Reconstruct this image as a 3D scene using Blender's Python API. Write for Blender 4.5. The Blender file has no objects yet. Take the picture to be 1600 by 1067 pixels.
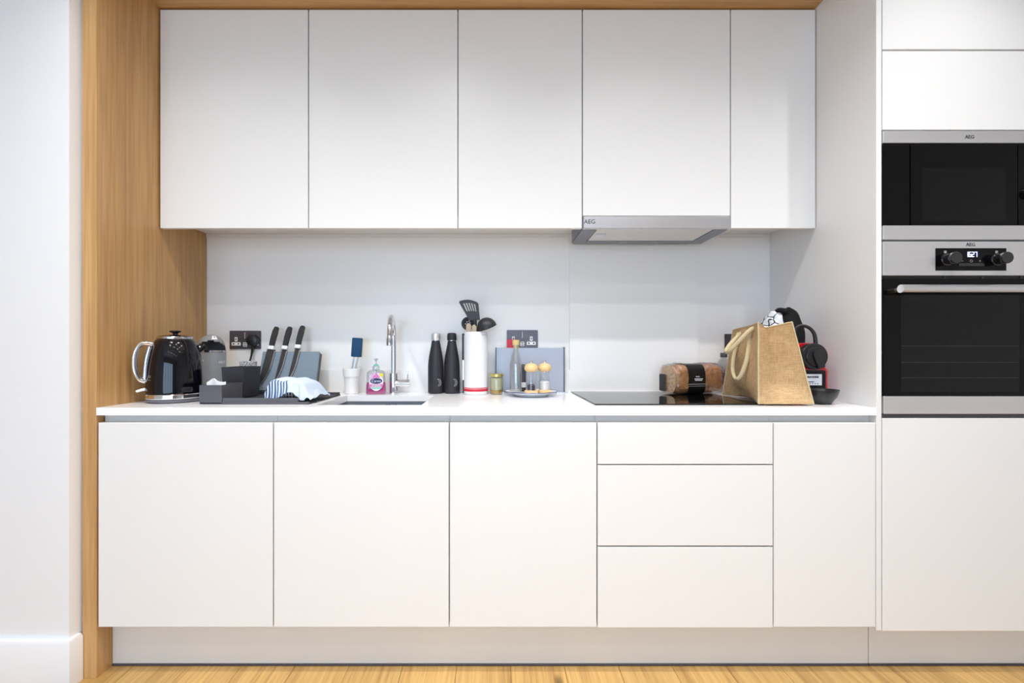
import bpy, bmesh, math, random
from mathutils import Vector, Matrix, Euler, noise
random.seed(7)
R = math.radians
PI = math.pi
sc = bpy.context.scene
COL = sc.collection

# ------------------------------------------------------------------ camera
F, CX, CY, CAMZ = 716.0, 771.0, 548.0, 1.113
cam_d = bpy.data.cameras.new('camera')
cam_d.sensor_width = 36.0
cam_d.lens = F / 1600 * 36
cam_d.shift_x = (800 - CX) / 1600
cam_d.shift_y = (CY - 533.5) / 1600
cam_d.clip_start = 0.02
cam = bpy.data.objects.new('camera', cam_d)
COL.objects.link(cam)
cam.location = (0, 0, CAMZ)
cam.rotation_euler = (R(90), 0, 0)
sc.camera = cam

# ------------------------------------------------------------------ world, exposure
w = bpy.data.worlds.new('daylight')
sc.world = w
w.use_nodes = True
bg = w.node_tree.nodes['Background']
bg.inputs[0].default_value = (0.85, 0.925, 1.0, 1)
bg.inputs[1].default_value = 5.4
sc.view_settings.view_transform = 'Standard'
sc.view_settings.look = 'None'
sc.view_settings.gamma = 1
sc.view_settings.use_curve_mapping = False
sc.view_settings.exposure = 0.08
LAMP_W = (39.0, 47.0, 9.0, 6.0)          # watts per row
LAMP_CONE = (120, 117, 165, 165)           # beam angle per row
LAMP_ROWS = (1.05, 0.55, -0.1, -1.6)
LAMP_COLS = (-1.05, -0.2, 0.65, 1.5)
LAMP_COL = (1.0, 0.985, 0.965)
CEIL = 2.80

# ------------------------------------------------------------------ coordinates (metres; camera stands at x=0,y=0)
def X(px, Y): return (px - CX) * Y / F
def Z(py, Y): return CAMZ + (CY - py) * Y / F
YD, YU, YW = 1.556, 1.845, 2.156       # door plane, wall-cabinet door plane, back wall
ZC = 0.92                              # worktop height
XL, XR = -1.348, 1.300                 # run between oak panel and tall housing

# ------------------------------------------------------------------ materials
def lin(c):
    return tuple(((v / 255) / 12.92 if v / 255 <= 0.04045 else ((v / 255 + 0.055) / 1.055) ** 2.4) for v in c)
MAT = {}
def mat(name, rgb, rough=0.5, metal=0.0, coat=0.0, spec=0.5, emit=None, estr=0.0, bump=None, vary=None, alpha=None, sheen=0):
    m = bpy.data.materials.new(name); m.use_nodes = True
    nt = m.node_tree; b = nt.nodes['Principled BSDF']
    c = lin(rgb)
    b.inputs['Base Color'].default_value = (*c, 1)
    b.inputs['Roughness'].default_value = rough
    b.inputs['Metallic'].default_value = metal
    b.inputs['Coat Weight'].default_value = coat
    b.inputs['Coat Roughness'].default_value = 0.03
    b.inputs['Specular IOR Level'].default_value = spec
    if sheen: b.inputs['Sheen Weight'].default_value = sheen
    if emit:
        b.inputs['Emission Color'].default_value = (*lin(emit), 1)
        b.inputs['Emission Strength'].default_value = estr
    if vary or bump:
        tc = nt.nodes.new('ShaderNodeTexCoord')
    if vary:                      # vary = (scale xyz, amount, detail)
        s, amt, det = vary
        mp = nt.nodes.new('ShaderNodeMapping'); mp.inputs['Scale'].default_value = s
        nz = nt.nodes.new('ShaderNodeTexNoise'); nz.inputs['Scale'].default_value = 1; nz.inputs['Detail'].default_value = det
        mx = nt.nodes.new('ShaderNodeMix'); mx.data_type = 'RGBA'
        mx.inputs[6].default_value = (*[v * (1 - amt) for v in c], 1)
        mx.inputs[7].default_value = (*[min(1, v * (1 + amt)) for v in c], 1)
        nt.links.new(tc.outputs['Object'], mp.inputs[0]); nt.links.new(mp.outputs[0], nz.inputs[0])
        nt.links.new(nz.outputs[0], mx.inputs[0]); nt.links.new(mx.outputs[2], b.inputs['Base Color'])
    if bump:                      # bump = (scale xyz, strength, distance)
        s, st, di = bump
        mp = nt.nodes.new('ShaderNodeMapping'); mp.inputs['Scale'].default_value = s
        nz = nt.nodes.new('ShaderNodeTexNoise'); nz.inputs['Scale'].default_value = 1; nz.inputs['Detail'].default_value = 3
        bp = nt.nodes.new('ShaderNodeBump'); bp.inputs['Strength'].default_value = st; bp.inputs['Distance'].default_value = di
        nt.links.new(tc.outputs['Object'], mp.inputs[0]); nt.links.new(mp.outputs[0], nz.inputs[0])
        nt.links.new(nz.outputs[0], bp.inputs['Height']); nt.links.new(bp.outputs[0], b.inputs['Normal'])
    MAT[name] = m
    return m

def wood(name, dark, light, axis, rough=0.45, ring=7.0, rand=0.0, knots=False):
    m = bpy.data.materials.new(name); m.use_nodes = True
    nt = m.node_tree; N = nt.nodes; L = nt.links; b = N['Principled BSDF']
    b.inputs['Roughness'].default_value = rough
    tc = N.new('ShaderNodeTexCoord'); oi = N.new('ShaderNodeObjectInfo')
    ad = N.new('ShaderNodeVectorMath'); ad.operation = 'ADD'
    mu = N.new('ShaderNodeVectorMath'); mu.operation = 'SCALE'; mu.inputs[0].default_value = (37.0, 23.0, 51.0)
    L.new(oi.outputs['Random'], mu.inputs['Scale'])
    L.new(tc.outputs['Object'], ad.inputs[0])
    if rand: L.new(mu.outputs[0], ad.inputs[1])
    def stretched(k, sc_):
        mp = N.new('ShaderNodeMapping')
        s = [sc_, sc_, sc_]; s[axis] = sc_ * k
        mp.inputs['Scale'].default_value = s
        L.new(ad.outputs[0], mp.inputs[0])
        return mp
    m1 = stretched(0.03, 90); n1 = N.new('ShaderNodeTexNoise'); n1.inputs['Scale'].default_value = 1; n1.inputs['Detail'].default_value = 4
    L.new(m1.outputs[0], n1.inputs[0])
    m2 = stretched(0.07, ring); n2 = N.new('ShaderNodeTexNoise'); n2.inputs['Scale'].default_value = 1; n2.inputs['Detail'].default_value = 2; n2.inputs['Distortion'].default_value = 0.6
    L.new(m2.outputs[0], n2.inputs[0])
    m3 = stretched(0.012, 420); n3 = N.new('ShaderNodeTexNoise'); n3.inputs['Scale'].default_value = 1; n3.inputs['Detail'].default_value = 1
    L.new(m3.outputs[0], n3.inputs[0])
    # cathedral rings from the broad noise
    ml = N.new('ShaderNodeMath'); ml.operation = 'MULTIPLY'; ml.inputs[1].default_value = 16
    L.new(n2.outputs[0], ml.inputs[0])
    sn = N.new('ShaderNodeMath'); sn.operation = 'SINE'; L.new(ml.outputs[0], sn.inputs[0])
    a1 = N.new('ShaderNodeMath'); a1.operation = 'MULTIPLY_ADD'; a1.inputs[1].default_value = 0.10
    L.new(sn.outputs[0], a1.inputs[0]); L.new(n1.outputs[0], a1.inputs[2])
    a2 = N.new('ShaderNodeMath'); a2.operation = 'MULTIPLY_ADD'; a2.inputs[1].default_value = 0.55
    L.new(n3.outputs[0], a2.inputs[0]); L.new(a1.outputs[0], a2.inputs[2])
    cr = N.new('ShaderNodeValToRGB')
    cr.color_ramp.elements[0].position = 0.35; cr.color_ramp.elements[0].color = (*lin(dark), 1)
    cr.color_ramp.elements[1].position = 1.0; cr.color_ramp.elements[1].color = (*lin(light), 1)
    L.new(a2.outputs[0], cr.inputs[0])
    out = cr.outputs[0]
    if rand:
        hs = N.new('ShaderNodeHueSaturation')
        mr = N.new('ShaderNodeMapRange'); mr.inputs['To Min'].default_value = 1 - rand; mr.inputs['To Max'].default_value = 1 + rand * 0.7
        L.new(oi.outputs['Random'], mr.inputs[0]); L.new(mr.outputs[0], hs.inputs['Value']); L.new(out, hs.inputs['Color'])
        out = hs.outputs[0]
    if knots:
        mp = N.new('ShaderNodeMapping'); mp.inputs['Scale'].default_value = (5.5, 2.6, 1)
        L.new(ad.outputs[0], mp.inputs[0])
        vo = N.new('ShaderNodeTexVoronoi'); vo.inputs['Scale'].default_value = 1; L.new(mp.outputs[0], vo.inputs[0])
        kr = N.new('ShaderNodeValToRGB'); kr.color_ramp.elements[0].position = 0.03; kr.color_ramp.elements[0].color = (0.12, 0.12, 0.12, 1)
        kr.color_ramp.elements[1].position = 0.12; kr.color_ramp.elements[1].color = (1, 1, 1, 1)
        L.new(vo.outputs['Distance'], kr.inputs[0])
        mx = N.new('ShaderNodeMix'); mx.data_type = 'RGBA'; mx.blend_type = 'MULTIPLY'; mx.inputs[0].default_value = 1
        L.new(out, mx.inputs[6]); L.new(kr.outputs[0], mx.inputs[7]); out = mx.outputs[2]
    L.new(out, b.inputs['Base Color'])
    bp = N.new('ShaderNodeBump'); bp.inputs['Strength'].default_value = 0.12; bp.inputs['Distance'].default_value = 0.001
    L.new(n3.outputs[0], bp.inputs['Height']); L.new(bp.outputs[0], b.inputs['Normal'])
    MAT[name] = m
    return m

def glass(name, tint, refl=0.10, bump=0.0, rough=0.02, edge=0.6):
    """thin clear film or thin-walled glass: mostly see-through, glossy towards grazing angles"""
    m = bpy.data.materials.new(name); m.use_nodes = True
    nt = m.node_tree; N = nt.nodes; L = nt.links
    N.remove(N['Principled BSDF'])
    o = N['Material Output']
    t = N.new('ShaderNodeBsdfTransparent'); t.inputs[0].default_value = (*lin(tint), 1)
    g = N.new('ShaderNodeBsdfGlossy'); g.inputs['Roughness'].default_value = rough
    lw = N.new('ShaderNodeLayerWeight'); lw.inputs['Blend'].default_value = 0.35
    mr = N.new('ShaderNodeMapRange'); mr.inputs['To Min'].default_value = refl; mr.inputs['To Max'].default_value = edge
    L.new(lw.outputs['Facing'], mr.inputs[0])
    mx = N.new('ShaderNodeMixShader')
    L.new(mr.outputs[0], mx.inputs[0]); L.new(t.outputs[0], mx.inputs[1]); L.new(g.outputs[0], mx.inputs[2])
    L.new(mx.outputs[0], o.inputs[0])
    if bump:
        tc = N.new('ShaderNodeTexCoord'); nz = N.new('ShaderNodeTexNoise'); nz.inputs['Scale'].default_value = 70; nz.inputs['Detail'].default_value = 3
        bp = N.new('ShaderNodeBump'); bp.inputs['Strength'].default_value = bump; bp.inputs['Distance'].default_value = 0.01
        L.new(tc.outputs['Object'], nz.inputs[0]); L.new(nz.outputs[0], bp.inputs['Height'])
        L.new(bp.outputs[0], g.inputs['Normal']); L.new(bp.outputs[0], lw.inputs['Normal'])
    MAT[name] = m
    return m

mat('wall_paint', (236, 236, 238), 0.7)
mat('far_wall', (196, 196, 198), 0.8)
mat('ceiling_paint', (236, 236, 236), 0.8)
mat('door_white', (234, 234, 234), 0.38, spec=0.4)
mat('carcass_white', (230, 229, 228), 0.5)
mat('splash_white', (240, 238, 236), 0.30)
mat('quartz', (250, 250, 252), 0.16, vary=((60, 60, 60), 0.02, 4))
mat('plinth_white', (226, 224, 221), 0.3)
mat('seal_grey', (70, 68, 72), 0.5)
mat('channel_white', (214, 213, 210), 0.45)
mat('steel', (228, 228, 230), 0.38, 0.8, bump=((3, 600, 600), 0.05, 0.001), vary=((2, 90, 90), 0.04, 2))
mat('steel_bright', (232, 232, 236), 0.26, 0.9, vary=((2, 60, 60), 0.05, 2))
mat('steel_sink', (150, 152, 158), 0.42, 0.6, vary=((40, 40, 40), 0.12, 4))
mat('hood_grey', (142, 145, 152), 0.45, 0.4)
mat('filter_mesh', (232, 231, 230), 0.45, 0.3, bump=((260, 260, 20), 0.4, 0.002), vary=((180, 180, 5), 0.08, 2))
mat('black_glass', (6, 6, 8), 0.03, spec=0.22)
mat('oven_glass_inner', (22, 22, 24), 0.06, spec=0.22)
mat('micro_window', (10, 11, 13), 0.05, spec=0.28)
mat('hob_glass', (12, 12, 14), 0.025, spec=0.5)
mat('black_plastic', (22, 22, 24), 0.35)
mat('black_satin', (26, 26, 30), 0.45)
mat('black_knob', (30, 30, 33), 0.12, coat=0.5)
mat('print_dark', (48, 48, 50), 0.6)
mat('print_grey', (150, 150, 150), 0.6)
mat('print_white', (236, 236, 236), 0.6)
mat('display_digits', (200, 210, 255), 0.5, emit=(190, 205, 255), estr=2.2)
mat('chrome', (226, 226, 230), 0.06, 1.0)
mat('chrome_soft', (200, 200, 206), 0.18, 1.0)
mat('kettle_black', (5, 6, 14), 0.05, spec=0.5)
mat('grey_rubber', (108, 108, 116), 0.5)
mat('bin_metal', (168, 173, 180), 0.36, 0.25, bump=((900, 900, 4), 0.05, 0.001), vary=((300, 300, 2), 0.08, 2))
mat('bin_lid', (140, 140, 146), 0.5)
mat('bin_inside', (14, 14, 14), 0.8)
mat('tray_grey', (82, 82, 88), 0.5)
mat('tray_dark', (40, 40, 44), 0.6)
mat('caddy_black', (46, 44, 50), 0.5)
mat('slate_blue', (124, 140, 153), 0.4)
mat('slate_side', (70, 74, 80), 0.5)
mat('knife_grip', (26, 27, 30), 0.5)
mat('knife_collar', (238, 238, 238), 0.3)
mat('knife_blade', (58, 58, 60), 0.4, 0.3)
mat('knife_edge', (205, 205, 208), 0.25, 1.0)
mat('white_ceramic', (242, 242, 240), 0.25)
mat('white_paper', (244, 244, 244), 0.8)
mat('socket_plate', (92, 87, 91), 0.34, 0.5, vary=((6, 6, 40), 0.2, 2))
mat('socket_white', (236, 236, 234), 0.4)
mat('hole_black', (6, 6, 6), 0.8)
mat('sponge_blue', (40, 84, 128), 0.95, bump=((900, 900, 900), 1.0, 0.004), vary=((500, 500, 500), 0.35, 2))
mat('sponge_yellow', (226, 226, 150), 0.95)
mat('soap_pink', (214, 78, 150), 0.2)
mat('soap_label_pink', (222, 130, 190), 0.4)
mat('soap_label_white', (240, 232, 240), 0.4)
mat('soap_navy', (30, 36, 92), 0.35)
mat('soap_yellow', (238, 222, 40), 0.4)
mat('soap_green', (150, 216, 190), 0.35)
mat('pump_teal', (120, 205, 180), 0.35)
mat('bottle_black', (34, 34, 42), 0.5, bump=((900, 900, 900), 0.15, 0.0005))
mat('logo_grey', (176, 176, 182), 0.5)
mat('canister_white', (232, 233, 237), 0.22)
mat('band_red', (206, 34, 62), 0.35)
mat('nylon_black', (38, 39, 43), 0.42)
mat('spoon_wood', (178, 162, 140), 0.6, vary=((60, 60, 10), 0.12, 3))
mat('gold_lid', (206, 190, 120), 0.3, 0.8)
mat('honey', (206, 160, 62), 0.25)
mat('jar_residue', (208, 202, 176), 0.5, vary=((80, 80, 80), 0.2, 4))
mat('board_steel', (170, 176, 190), 0.42, 0.15, bump=((300, 300, 300), 0.03, 0.001))
mat('board_edge', (110, 112, 118), 0.35, 0.8)
mat('cork', (206, 186, 128), 0.85, vary=((160, 160, 160), 0.2, 3))
mat('enamel_white', (240, 241, 243), 0.15)
mat('enamel_blue', (40, 48, 120), 0.2)
mat('beech', (232, 196, 140), 0.35, vary=((30, 30, 120), 0.08, 2))
mat('pepper', (60, 50, 58), 0.8, vary=((600, 600, 600), 0.5, 2))
mat('salt', (222, 222, 226), 0.8, vary=((500, 500, 500), 0.12, 2))
mat('bread', (186, 134, 82), 0.85, bump=((60, 60, 60), 0.8, 0.01), vary=((45, 45, 45), 0.75, 5))
mat('bread_slice', (222, 180, 120), 0.9, bump=((120, 120, 120), 0.5, 0.005), vary=((50, 50, 50), 0.4, 5))
mat('bread_band', (16, 16, 18), 0.28)
mat('machine_red', (188, 16, 32), 0.18, coat=0.6)
mat('machine_black', (26, 26, 28), 0.3)
mat('cloth_black', (9, 9, 10), 0.95)
mat('sticker', (214, 216, 222), 0.5)
mat('handle_cream', (206, 190, 152), 0.95, bump=((500, 500, 500), 0.8, 0.002))
mat('bag_lining', (150, 122, 84), 0.9)
mat('lamp_lens', (255, 250, 240), 0.4, emit=(255, 248, 238), estr=12.0)
mat('lamp_trim', (240, 240, 240), 0.4)
mat('rack_dim', (46, 45, 42), 0.5)
mat('frame_grey', (90, 92, 96), 0.4)
mat('red_plug', (190, 30, 56), 0.4)
mat('water_label', (70, 60, 84), 0.5)
mat('dark_label', (40, 40, 48), 0.4, vary=((120, 120, 90), 0.9, 3))
glass('glass_clear', (252, 253, 253), 0.09, edge=0.4)
glass('glass_jar', (232, 236, 226), 0.09, edge=0.5)
glass('plastic_clear', (236, 238, 240), 0.08, edge=0.45)
glass('film', (244, 240, 242), 0.15, bump=0.6, rough=0.10, edge=0.5)
glass('window_pane', (235, 245, 255), 0.04, edge=0.4)
wood('oak_vertical', (166, 122, 74), (206, 162, 106), 2, 0.42, ring=6)
wood('oak_across', (166, 122, 74), (206, 162, 106), 0, 0.42, ring=6)
wood('oak_floor', (160, 118, 62), (216, 176, 110), 1, 0.42, ring=9, rand=0.14, knots=True)

def weave(name, a, b_, sc_):
    m = bpy.data.materials.new(name); m.use_nodes = True
    nt = m.node_tree; N = nt.nodes; L = nt.links; b = N['Principled BSDF']; b.inputs['Roughness'].default_value = 0.95
    tc = N.new('ShaderNodeTexCoord'); outs = []
    for sx in ((sc_, sc_, sc_ * 0.08), (sc_ * 0.08, sc_ * 0.08, sc_), (14, 14, 14)):
        mp = N.new('ShaderNodeMapping'); mp.inputs['Scale'].default_value = sx; L.new(tc.outputs['Object'], mp.inputs[0])
        nz = N.new('ShaderNodeTexNoise'); nz.inputs['Scale'].default_value = 1; nz.inputs['Detail'].default_value = 2
        L.new(mp.outputs[0], nz.inputs[0]); outs.append(nz.outputs[0])
    ad = N.new('ShaderNodeMath'); ad.operation = 'ADD'; L.new(outs[0], ad.inputs[0]); L.new(outs[1], ad.inputs[1])
    a2 = N.new('ShaderNodeMath'); a2.operation = 'MULTIPLY_ADD'; a2.inputs[1].default_value = 0.6; L.new(outs[2], a2.inputs[0]); L.new(ad.outputs[0], a2.inputs[2])
    cr = N.new('ShaderNodeValToRGB'); cr.color_ramp.elements[0].position = 0.0; cr.color_ramp.elements[1].position = 1.0
    mr = N.new('ShaderNodeMapRange'); mr.inputs['From Min'].default_value = 0.85; mr.inputs['From Max'].default_value = 1.75; L.new(a2.outputs[0], mr.inputs[0])
    cr.color_ramp.elements[0].color = (*lin(a), 1); cr.color_ramp.elements[1].color = (*lin(b_), 1)
    L.new(mr.outputs[0], cr.inputs[0]); L.new(cr.outputs[0], b.inputs['Base Color'])
    bp = N.new('ShaderNodeBump'); bp.inputs['Strength'].default_value = 0.6; bp.inputs['Distance'].default_value = 0.001
    L.new(ad.outputs[0], bp.inputs['Height']); L.new(bp.outputs[0], b.inputs['Normal'])
    MAT[name] = m
weave('jute', (160, 127, 88), (212, 180, 136), 420)

def voro_lines(name, base, line, scale, width, rough=0.8):
    m = bpy.data.materials.new(name); m.use_nodes = True
    nt = m.node_tree; N = nt.nodes; L = nt.links; b = N['Principled BSDF']; b.inputs['Roughness'].default_value = rough
    tc = N.new('ShaderNodeTexCoord'); vo = N.new('ShaderNodeTexVoronoi'); vo.feature = 'DISTANCE_TO_EDGE'; vo.inputs['Scale'].default_value = scale
    L.new(tc.outputs['Object'], vo.inputs[0])
    cr = N.new('ShaderNodeValToRGB'); cr.color_ramp.elements[0].position = width; cr.color_ramp.elements[1].position = width * 1.3
    cr.color_ramp.elements[0].color = (*lin(line), 1); cr.color_ramp.elements[1].color = (*lin(base), 1)
    L.new(vo.outputs['Distance'], cr.inputs[0]); L.new(cr.outputs[0], b.inputs['Base Color'])
    MAT[name] = m
voro_lines('marble_cloth', (206, 210, 216), (46, 48, 58), 28, 0.05)
voro_lines('speckled', (226, 226, 226), (110, 110, 114), 160, 0.10, 0.4)

def towel_mat():
    m = bpy.data.materials.new('towel_stripe'); m.use_nodes = True
    nt = m.node_tree; N = nt.nodes; L = nt.links; b = N['Principled BSDF']; b.inputs['Roughness'].default_value = 0.95
    uv = N.new('ShaderNodeUVMap'); uv.uv_map = 'uv'
    sp = N.new('ShaderNodeSeparateXYZ'); L.new(uv.outputs[0], sp.inputs[0])
    def m2(op, a, bb):
        n = N.new('ShaderNodeMath'); n.operation = op
        for i, v in enumerate((a, bb)):
            if isinstance(v, (int, float)): n.inputs[i].default_value = v
            else: L.new(v, n.inputs[i])
        return n.outputs[0]
    s = m2('SINE', m2('MULTIPLY', sp.outputs[0], 6.2832 * 18), 0)
    st = m2('GREATER_THAN', s, -0.1)
    inside = m2('MULTIPLY', m2('LESS_THAN', sp.outputs[0], 0.47), m2('GREATER_THAN', sp.outputs[1], 0.60))
    f = m2('MULTIPLY', st, inside)
    mxa = N.new('ShaderNodeMix'); mxa.data_type = 'RGBA'
    mxa.inputs[6].default_value = (*lin((44, 60, 104)), 1); mxa.inputs[7].default_value = (*lin((116, 148, 200)), 1)
    nz = N.new('ShaderNodeMapRange'); nz.inputs['From Min'].default_value = 0.10; nz.inputs['From Max'].default_value = 0.3
    L.new(sp.outputs[0], nz.inputs[0]); nz.inputs['To Min'].default_value = 0.0; nz.inputs['To Max'].default_value = 0.35; L.new(nz.outputs[0], mxa.inputs[0])
    mx = N.new('ShaderNodeMix'); mx.data_type = 'RGBA'
    mx.inputs[6].default_value = (*lin((206, 220, 240)), 1)
    L.new(f, mx.inputs[0]); L.new(mxa.outputs[2], mx.inputs[7]); L.new(mx.outputs[2], b.inputs['Base Color'])
    MAT['towel_stripe'] = m
towel_mat()

# ------------------------------------------------------------------ mesh helpers
def box(bm, x0, x1, y0, y1, z0, z1, bev=0.0, seg=1):
    vs = [bm.verts.new((x, y, z)) for x in (x0, x1) for y in (y0, y1) for z in (z0, z1)]
    fs = [bm.faces.new([vs[i] for i in q]) for q in ((0, 1, 3, 2), (4, 6, 7, 5), (0, 4, 5, 1), (2, 3, 7, 6), (0, 2, 6, 4), (1, 5, 7, 3))]
    if bev:
        es = list({e for f in fs for e in f.edges})
        bmesh.ops.bevel(bm, geom=es, offset=bev, segments=seg, affect='EDGES', profile=0.5)
    return bm
def B(*a, **k): return box(bmesh.new(), *a, **k)
def lathe(bm, prof, n=40, c=(0, 0, 0), M=None, cap0=True, cap1=True):
    rings = []
    for r, z in prof:
        rings.append([bm.verts.new((c[0] + r * math.cos(2 * PI * i / n), c[1] + r * math.sin(2 * PI * i / n), c[2] + z)) for i in range(n)])
    for a, b in zip(rings, rings[1:]):
        for i in range(n):
            bm.faces.new((a[i], a[(i + 1) % n], b[(i + 1) % n], b[i]))
    if cap0: bm.faces.new(list(reversed(rings[0])))
    if cap1: bm.faces.new(rings[-1])
    if M is not None:
        bmesh.ops.transform(bm, matrix=M, verts=[v for r in rings for v in r])
    return bm
def LT(prof, **k): return lathe(bmesh.new(), prof, **k)
def catmull(pts, k=8):
    P = [Vector(p) for p in pts]; out = []
    for i in range(len(P) - 1):
        p0, p1, p2, p3 = P[max(i - 1, 0)], P[i], P[i + 1], P[min(i + 2, len(P) - 1)]
        for j in range(k):
            t = j / k
            out.append(0.5 * ((2 * p1) + (p2 - p0) * t + (2 * p0 - 5 * p1 + 4 * p2 - p3) * t * t + (3 * p1 - p0 - 3 * p2 + p3) * t ** 3))
    out.append(P[-1])
    return out
def tube(bm, pts, r, n=12, k=8, smooth=True, flat=1.0, side=None):
    """sweep a round (or flattened) section along a path; r is a number or a list along the path"""
    P = catmull(pts, k) if smooth else [Vector(p) for p in pts]
    rings = []; up = Vector(side) if side else None
    for i, p in enumerate(P):
        t = (P[min(i + 1, len(P) - 1)] - P[max(i - 1, 0)]).normalized()
        if up is None:
            up = Vector((0, 0, 1)) if abs(t.z) < 0.9 else Vector((1, 0, 0))
        a = (up - t * up.dot(t)).normalized(); b = t.cross(a)
        up = a
        f = i / (len(P) - 1)
        if isinstance(r, (list, tuple)):
            q = f * (len(r) - 1); j = min(int(q), len(r) - 2); rr = r[j] + (r[j + 1] - r[j]) * (q - j)
        else: rr = r
        rings.append([bm.verts.new(p + a * rr * math.cos(2 * PI * s / n) + b * rr * flat * math.sin(2 * PI * s / n)) for s in range(n)])
    for a, b in zip(rings, rings[1:]):
        for i in range(n):
            bm.faces.new((a[i], a[(i + 1) % n], b[(i + 1) % n], b[i]))
    bm.faces.new(list(reversed(rings[0]))); bm.faces.new(rings[-1])
    return bm
def TB(*a, **k): return tube(bmesh.new(), *a, **k)
def prism(bm, poly, y0, y1):
    """polygon in x,z extruded along y"""
    a = [bm.verts.new((x, y0, z)) for x, z in poly]; b = [bm.verts.new((x, y1, z)) for x, z in poly]
    n = len(poly)
    bm.faces.new(a); bm.faces.new(list(reversed(b)))
    for i in range(n): bm.faces.new((a[(i + 1) % n], a[i], b[i], b[(i + 1) % n]))
    return bm
def PR(*a, **k): return prism(bmesh.new(), *a, **k)
def rrect(x0, x1, z0, z1, r, k=5):
    out = []
    for cx, cz, a0 in ((x1 - r, z1 - r, 0), (x0 + r, z1 - r, 90), (x0 + r, z0 + r, 180), (x1 - r, z0 + r, 270)):
        for i in range(k + 1):
            a = R(a0 + 90 * i / k); out.append((cx + r * math.cos(a), cz + r * math.sin(a)))
    return out
def ell(cx, cz, rx, rz, n=28): return [(cx + rx * math.cos(2 * PI * i / n), cz + rz * math.sin(2 * PI * i / n)) for i in range(n)]
def grid(bm, fn, nu, nv, uvs=False, closed_u=False):
    V = [[bm.verts.new(fn(i / nu, j / nv)) for j in range(nv + 1)] for i in range(nu + (0 if closed_u else 1))]
    uvl = bm.loops.layers.uv.new('uv') if uvs else None
    for i in range(nu):
        i2 = (i + 1) % len(V)
        for j in range(nv):
            f = bm.faces.new((V[i][j], V[i2][j], V[i2][j + 1], V[i][j + 1]))
            if uvs:
                for l, (a, b) in zip(f.loops, ((i, j), (i + 1, j), (i + 1, j + 1), (i, j + 1))):
                    l[uvl].uv = (a / nu, b / nv)
    return bm
def thick(bm, t):
    bmesh.ops.recalc_face_normals(bm, faces=bm.faces[:])
    bmesh.ops.solidify(bm, geom=bm.faces[:], thickness=t)
    return bm
def text(s, size, depth=0.0006, align='CENTER', bend=None, font_shear=0.0):
    """upright lettering in the x,z plane facing -y, centred on the origin"""
    cu = bpy.data.curves.new('lettering', 'FONT'); cu.body = s; cu.size = size; cu.align_x = align; cu.align_y = 'CENTER'
    cu.extrude = depth; cu.shear = font_shear; cu.resolution_u = 3
    ob = bpy.data.objects.new('lettering', cu); COL.objects.link(ob)
    dg = bpy.context.evaluated_depsgraph_get(); dg.update()
    me = bpy.data.meshes.new_from_object(ob.evaluated_get(dg))
    bm = bmesh.new(); bm.from_mesh(me)
    bpy.data.objects.remove(ob); bpy.data.curves.remove(cu); bpy.data.meshes.remove(me)
    bmesh.ops.transform(bm, matrix=Matrix.Rotation(R(90), 4, 'X'), verts=bm.verts[:])
    return bm
def wrap(bm, r, az0):
    """lay geometry drawn in x,z (y = -proud) onto a vertical cylinder of radius r; az0 = facing direction"""
    for v in bm.verts:
        a = az0 + v.co.x / r; rr = r - v.co.y
        v.co = (rr * math.cos(a), rr * math.sin(a), v.co.z)
    return bm
def mv(bm, x=0, y=0, z=0, rx=0, ry=0, rz=0):
    bmesh.ops.transform(bm, matrix=Matrix.Translation((x, y, z)) @ Euler((R(rx), R(ry), R(rz))).to_matrix().to_4x4(), verts=bm.verts[:])
    return bm

WM = {}
def thing(name, label, cat, loc=(0, 0, 0), rot=(0, 0, 0), group=None, kind=None):
    o = bpy.data.objects.new(name, None); COL.objects.link(o)
    o.empty_display_size = 0.05
    o.location = loc; o.rotation_euler = rot
    o['label'] = label
    if cat: o['category'] = cat
    if group: o['group'] = group
    if kind: o['kind'] = kind
    WM[o] = Matrix.Translation(loc) @ Euler(rot).to_matrix().to_4x4()
    return o
def part(name, bm, m, parent=None, world=False, angle=35, label=None, recalc=True):
    """link a bmesh as one mesh object; world=True when its coordinates are room coordinates"""
    if recalc: bmesh.ops.recalc_face_normals(bm, faces=bm.faces[:])
    if world and parent is not None:
        bmesh.ops.transform(bm, matrix=WM[parent].inverted(), verts=bm.verts[:])
    me = bpy.data.meshes.new(name); bm.to_mesh(me); bm.free()
    for p in me.polygons: p.use_smooth = True
    me.set_sharp_from_angle(angle=R(angle))
    for mm in (m if isinstance(m, (list, tuple)) else [m]): me.materials.append(MAT[mm])
    o = bpy.data.objects.new(name, me); COL.objects.link(o)
    if parent is not None:
        o.parent = parent
        WM[o] = WM[parent]
    else: WM[o] = Matrix.Identity(4)
    if label: o['label'] = label
    return o
def solo(name, bm, m, label, cat=None, kind=None, group=None, **k):
    """a thing that is one mesh, given in room coordinates; its origin is set at its base centre"""
    xs = [v.co for v in bm.verts]
    c = Vector(((min(v.x for v in xs) + max(v.x for v in xs)) / 2, (min(v.y for v in xs) + max(v.y for v in xs)) / 2, min(v.z for v in xs)))
    bmesh.ops.translate(bm, vec=-c, verts=bm.verts[:])
    o = part(name, bm, m, **k); o.location = c; WM[o] = Matrix.Translation(c)
    o['label'] = label
    if cat: o['category'] = cat
    if kind: o['kind'] = kind
    if group: o['group'] = group
    return o

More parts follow.
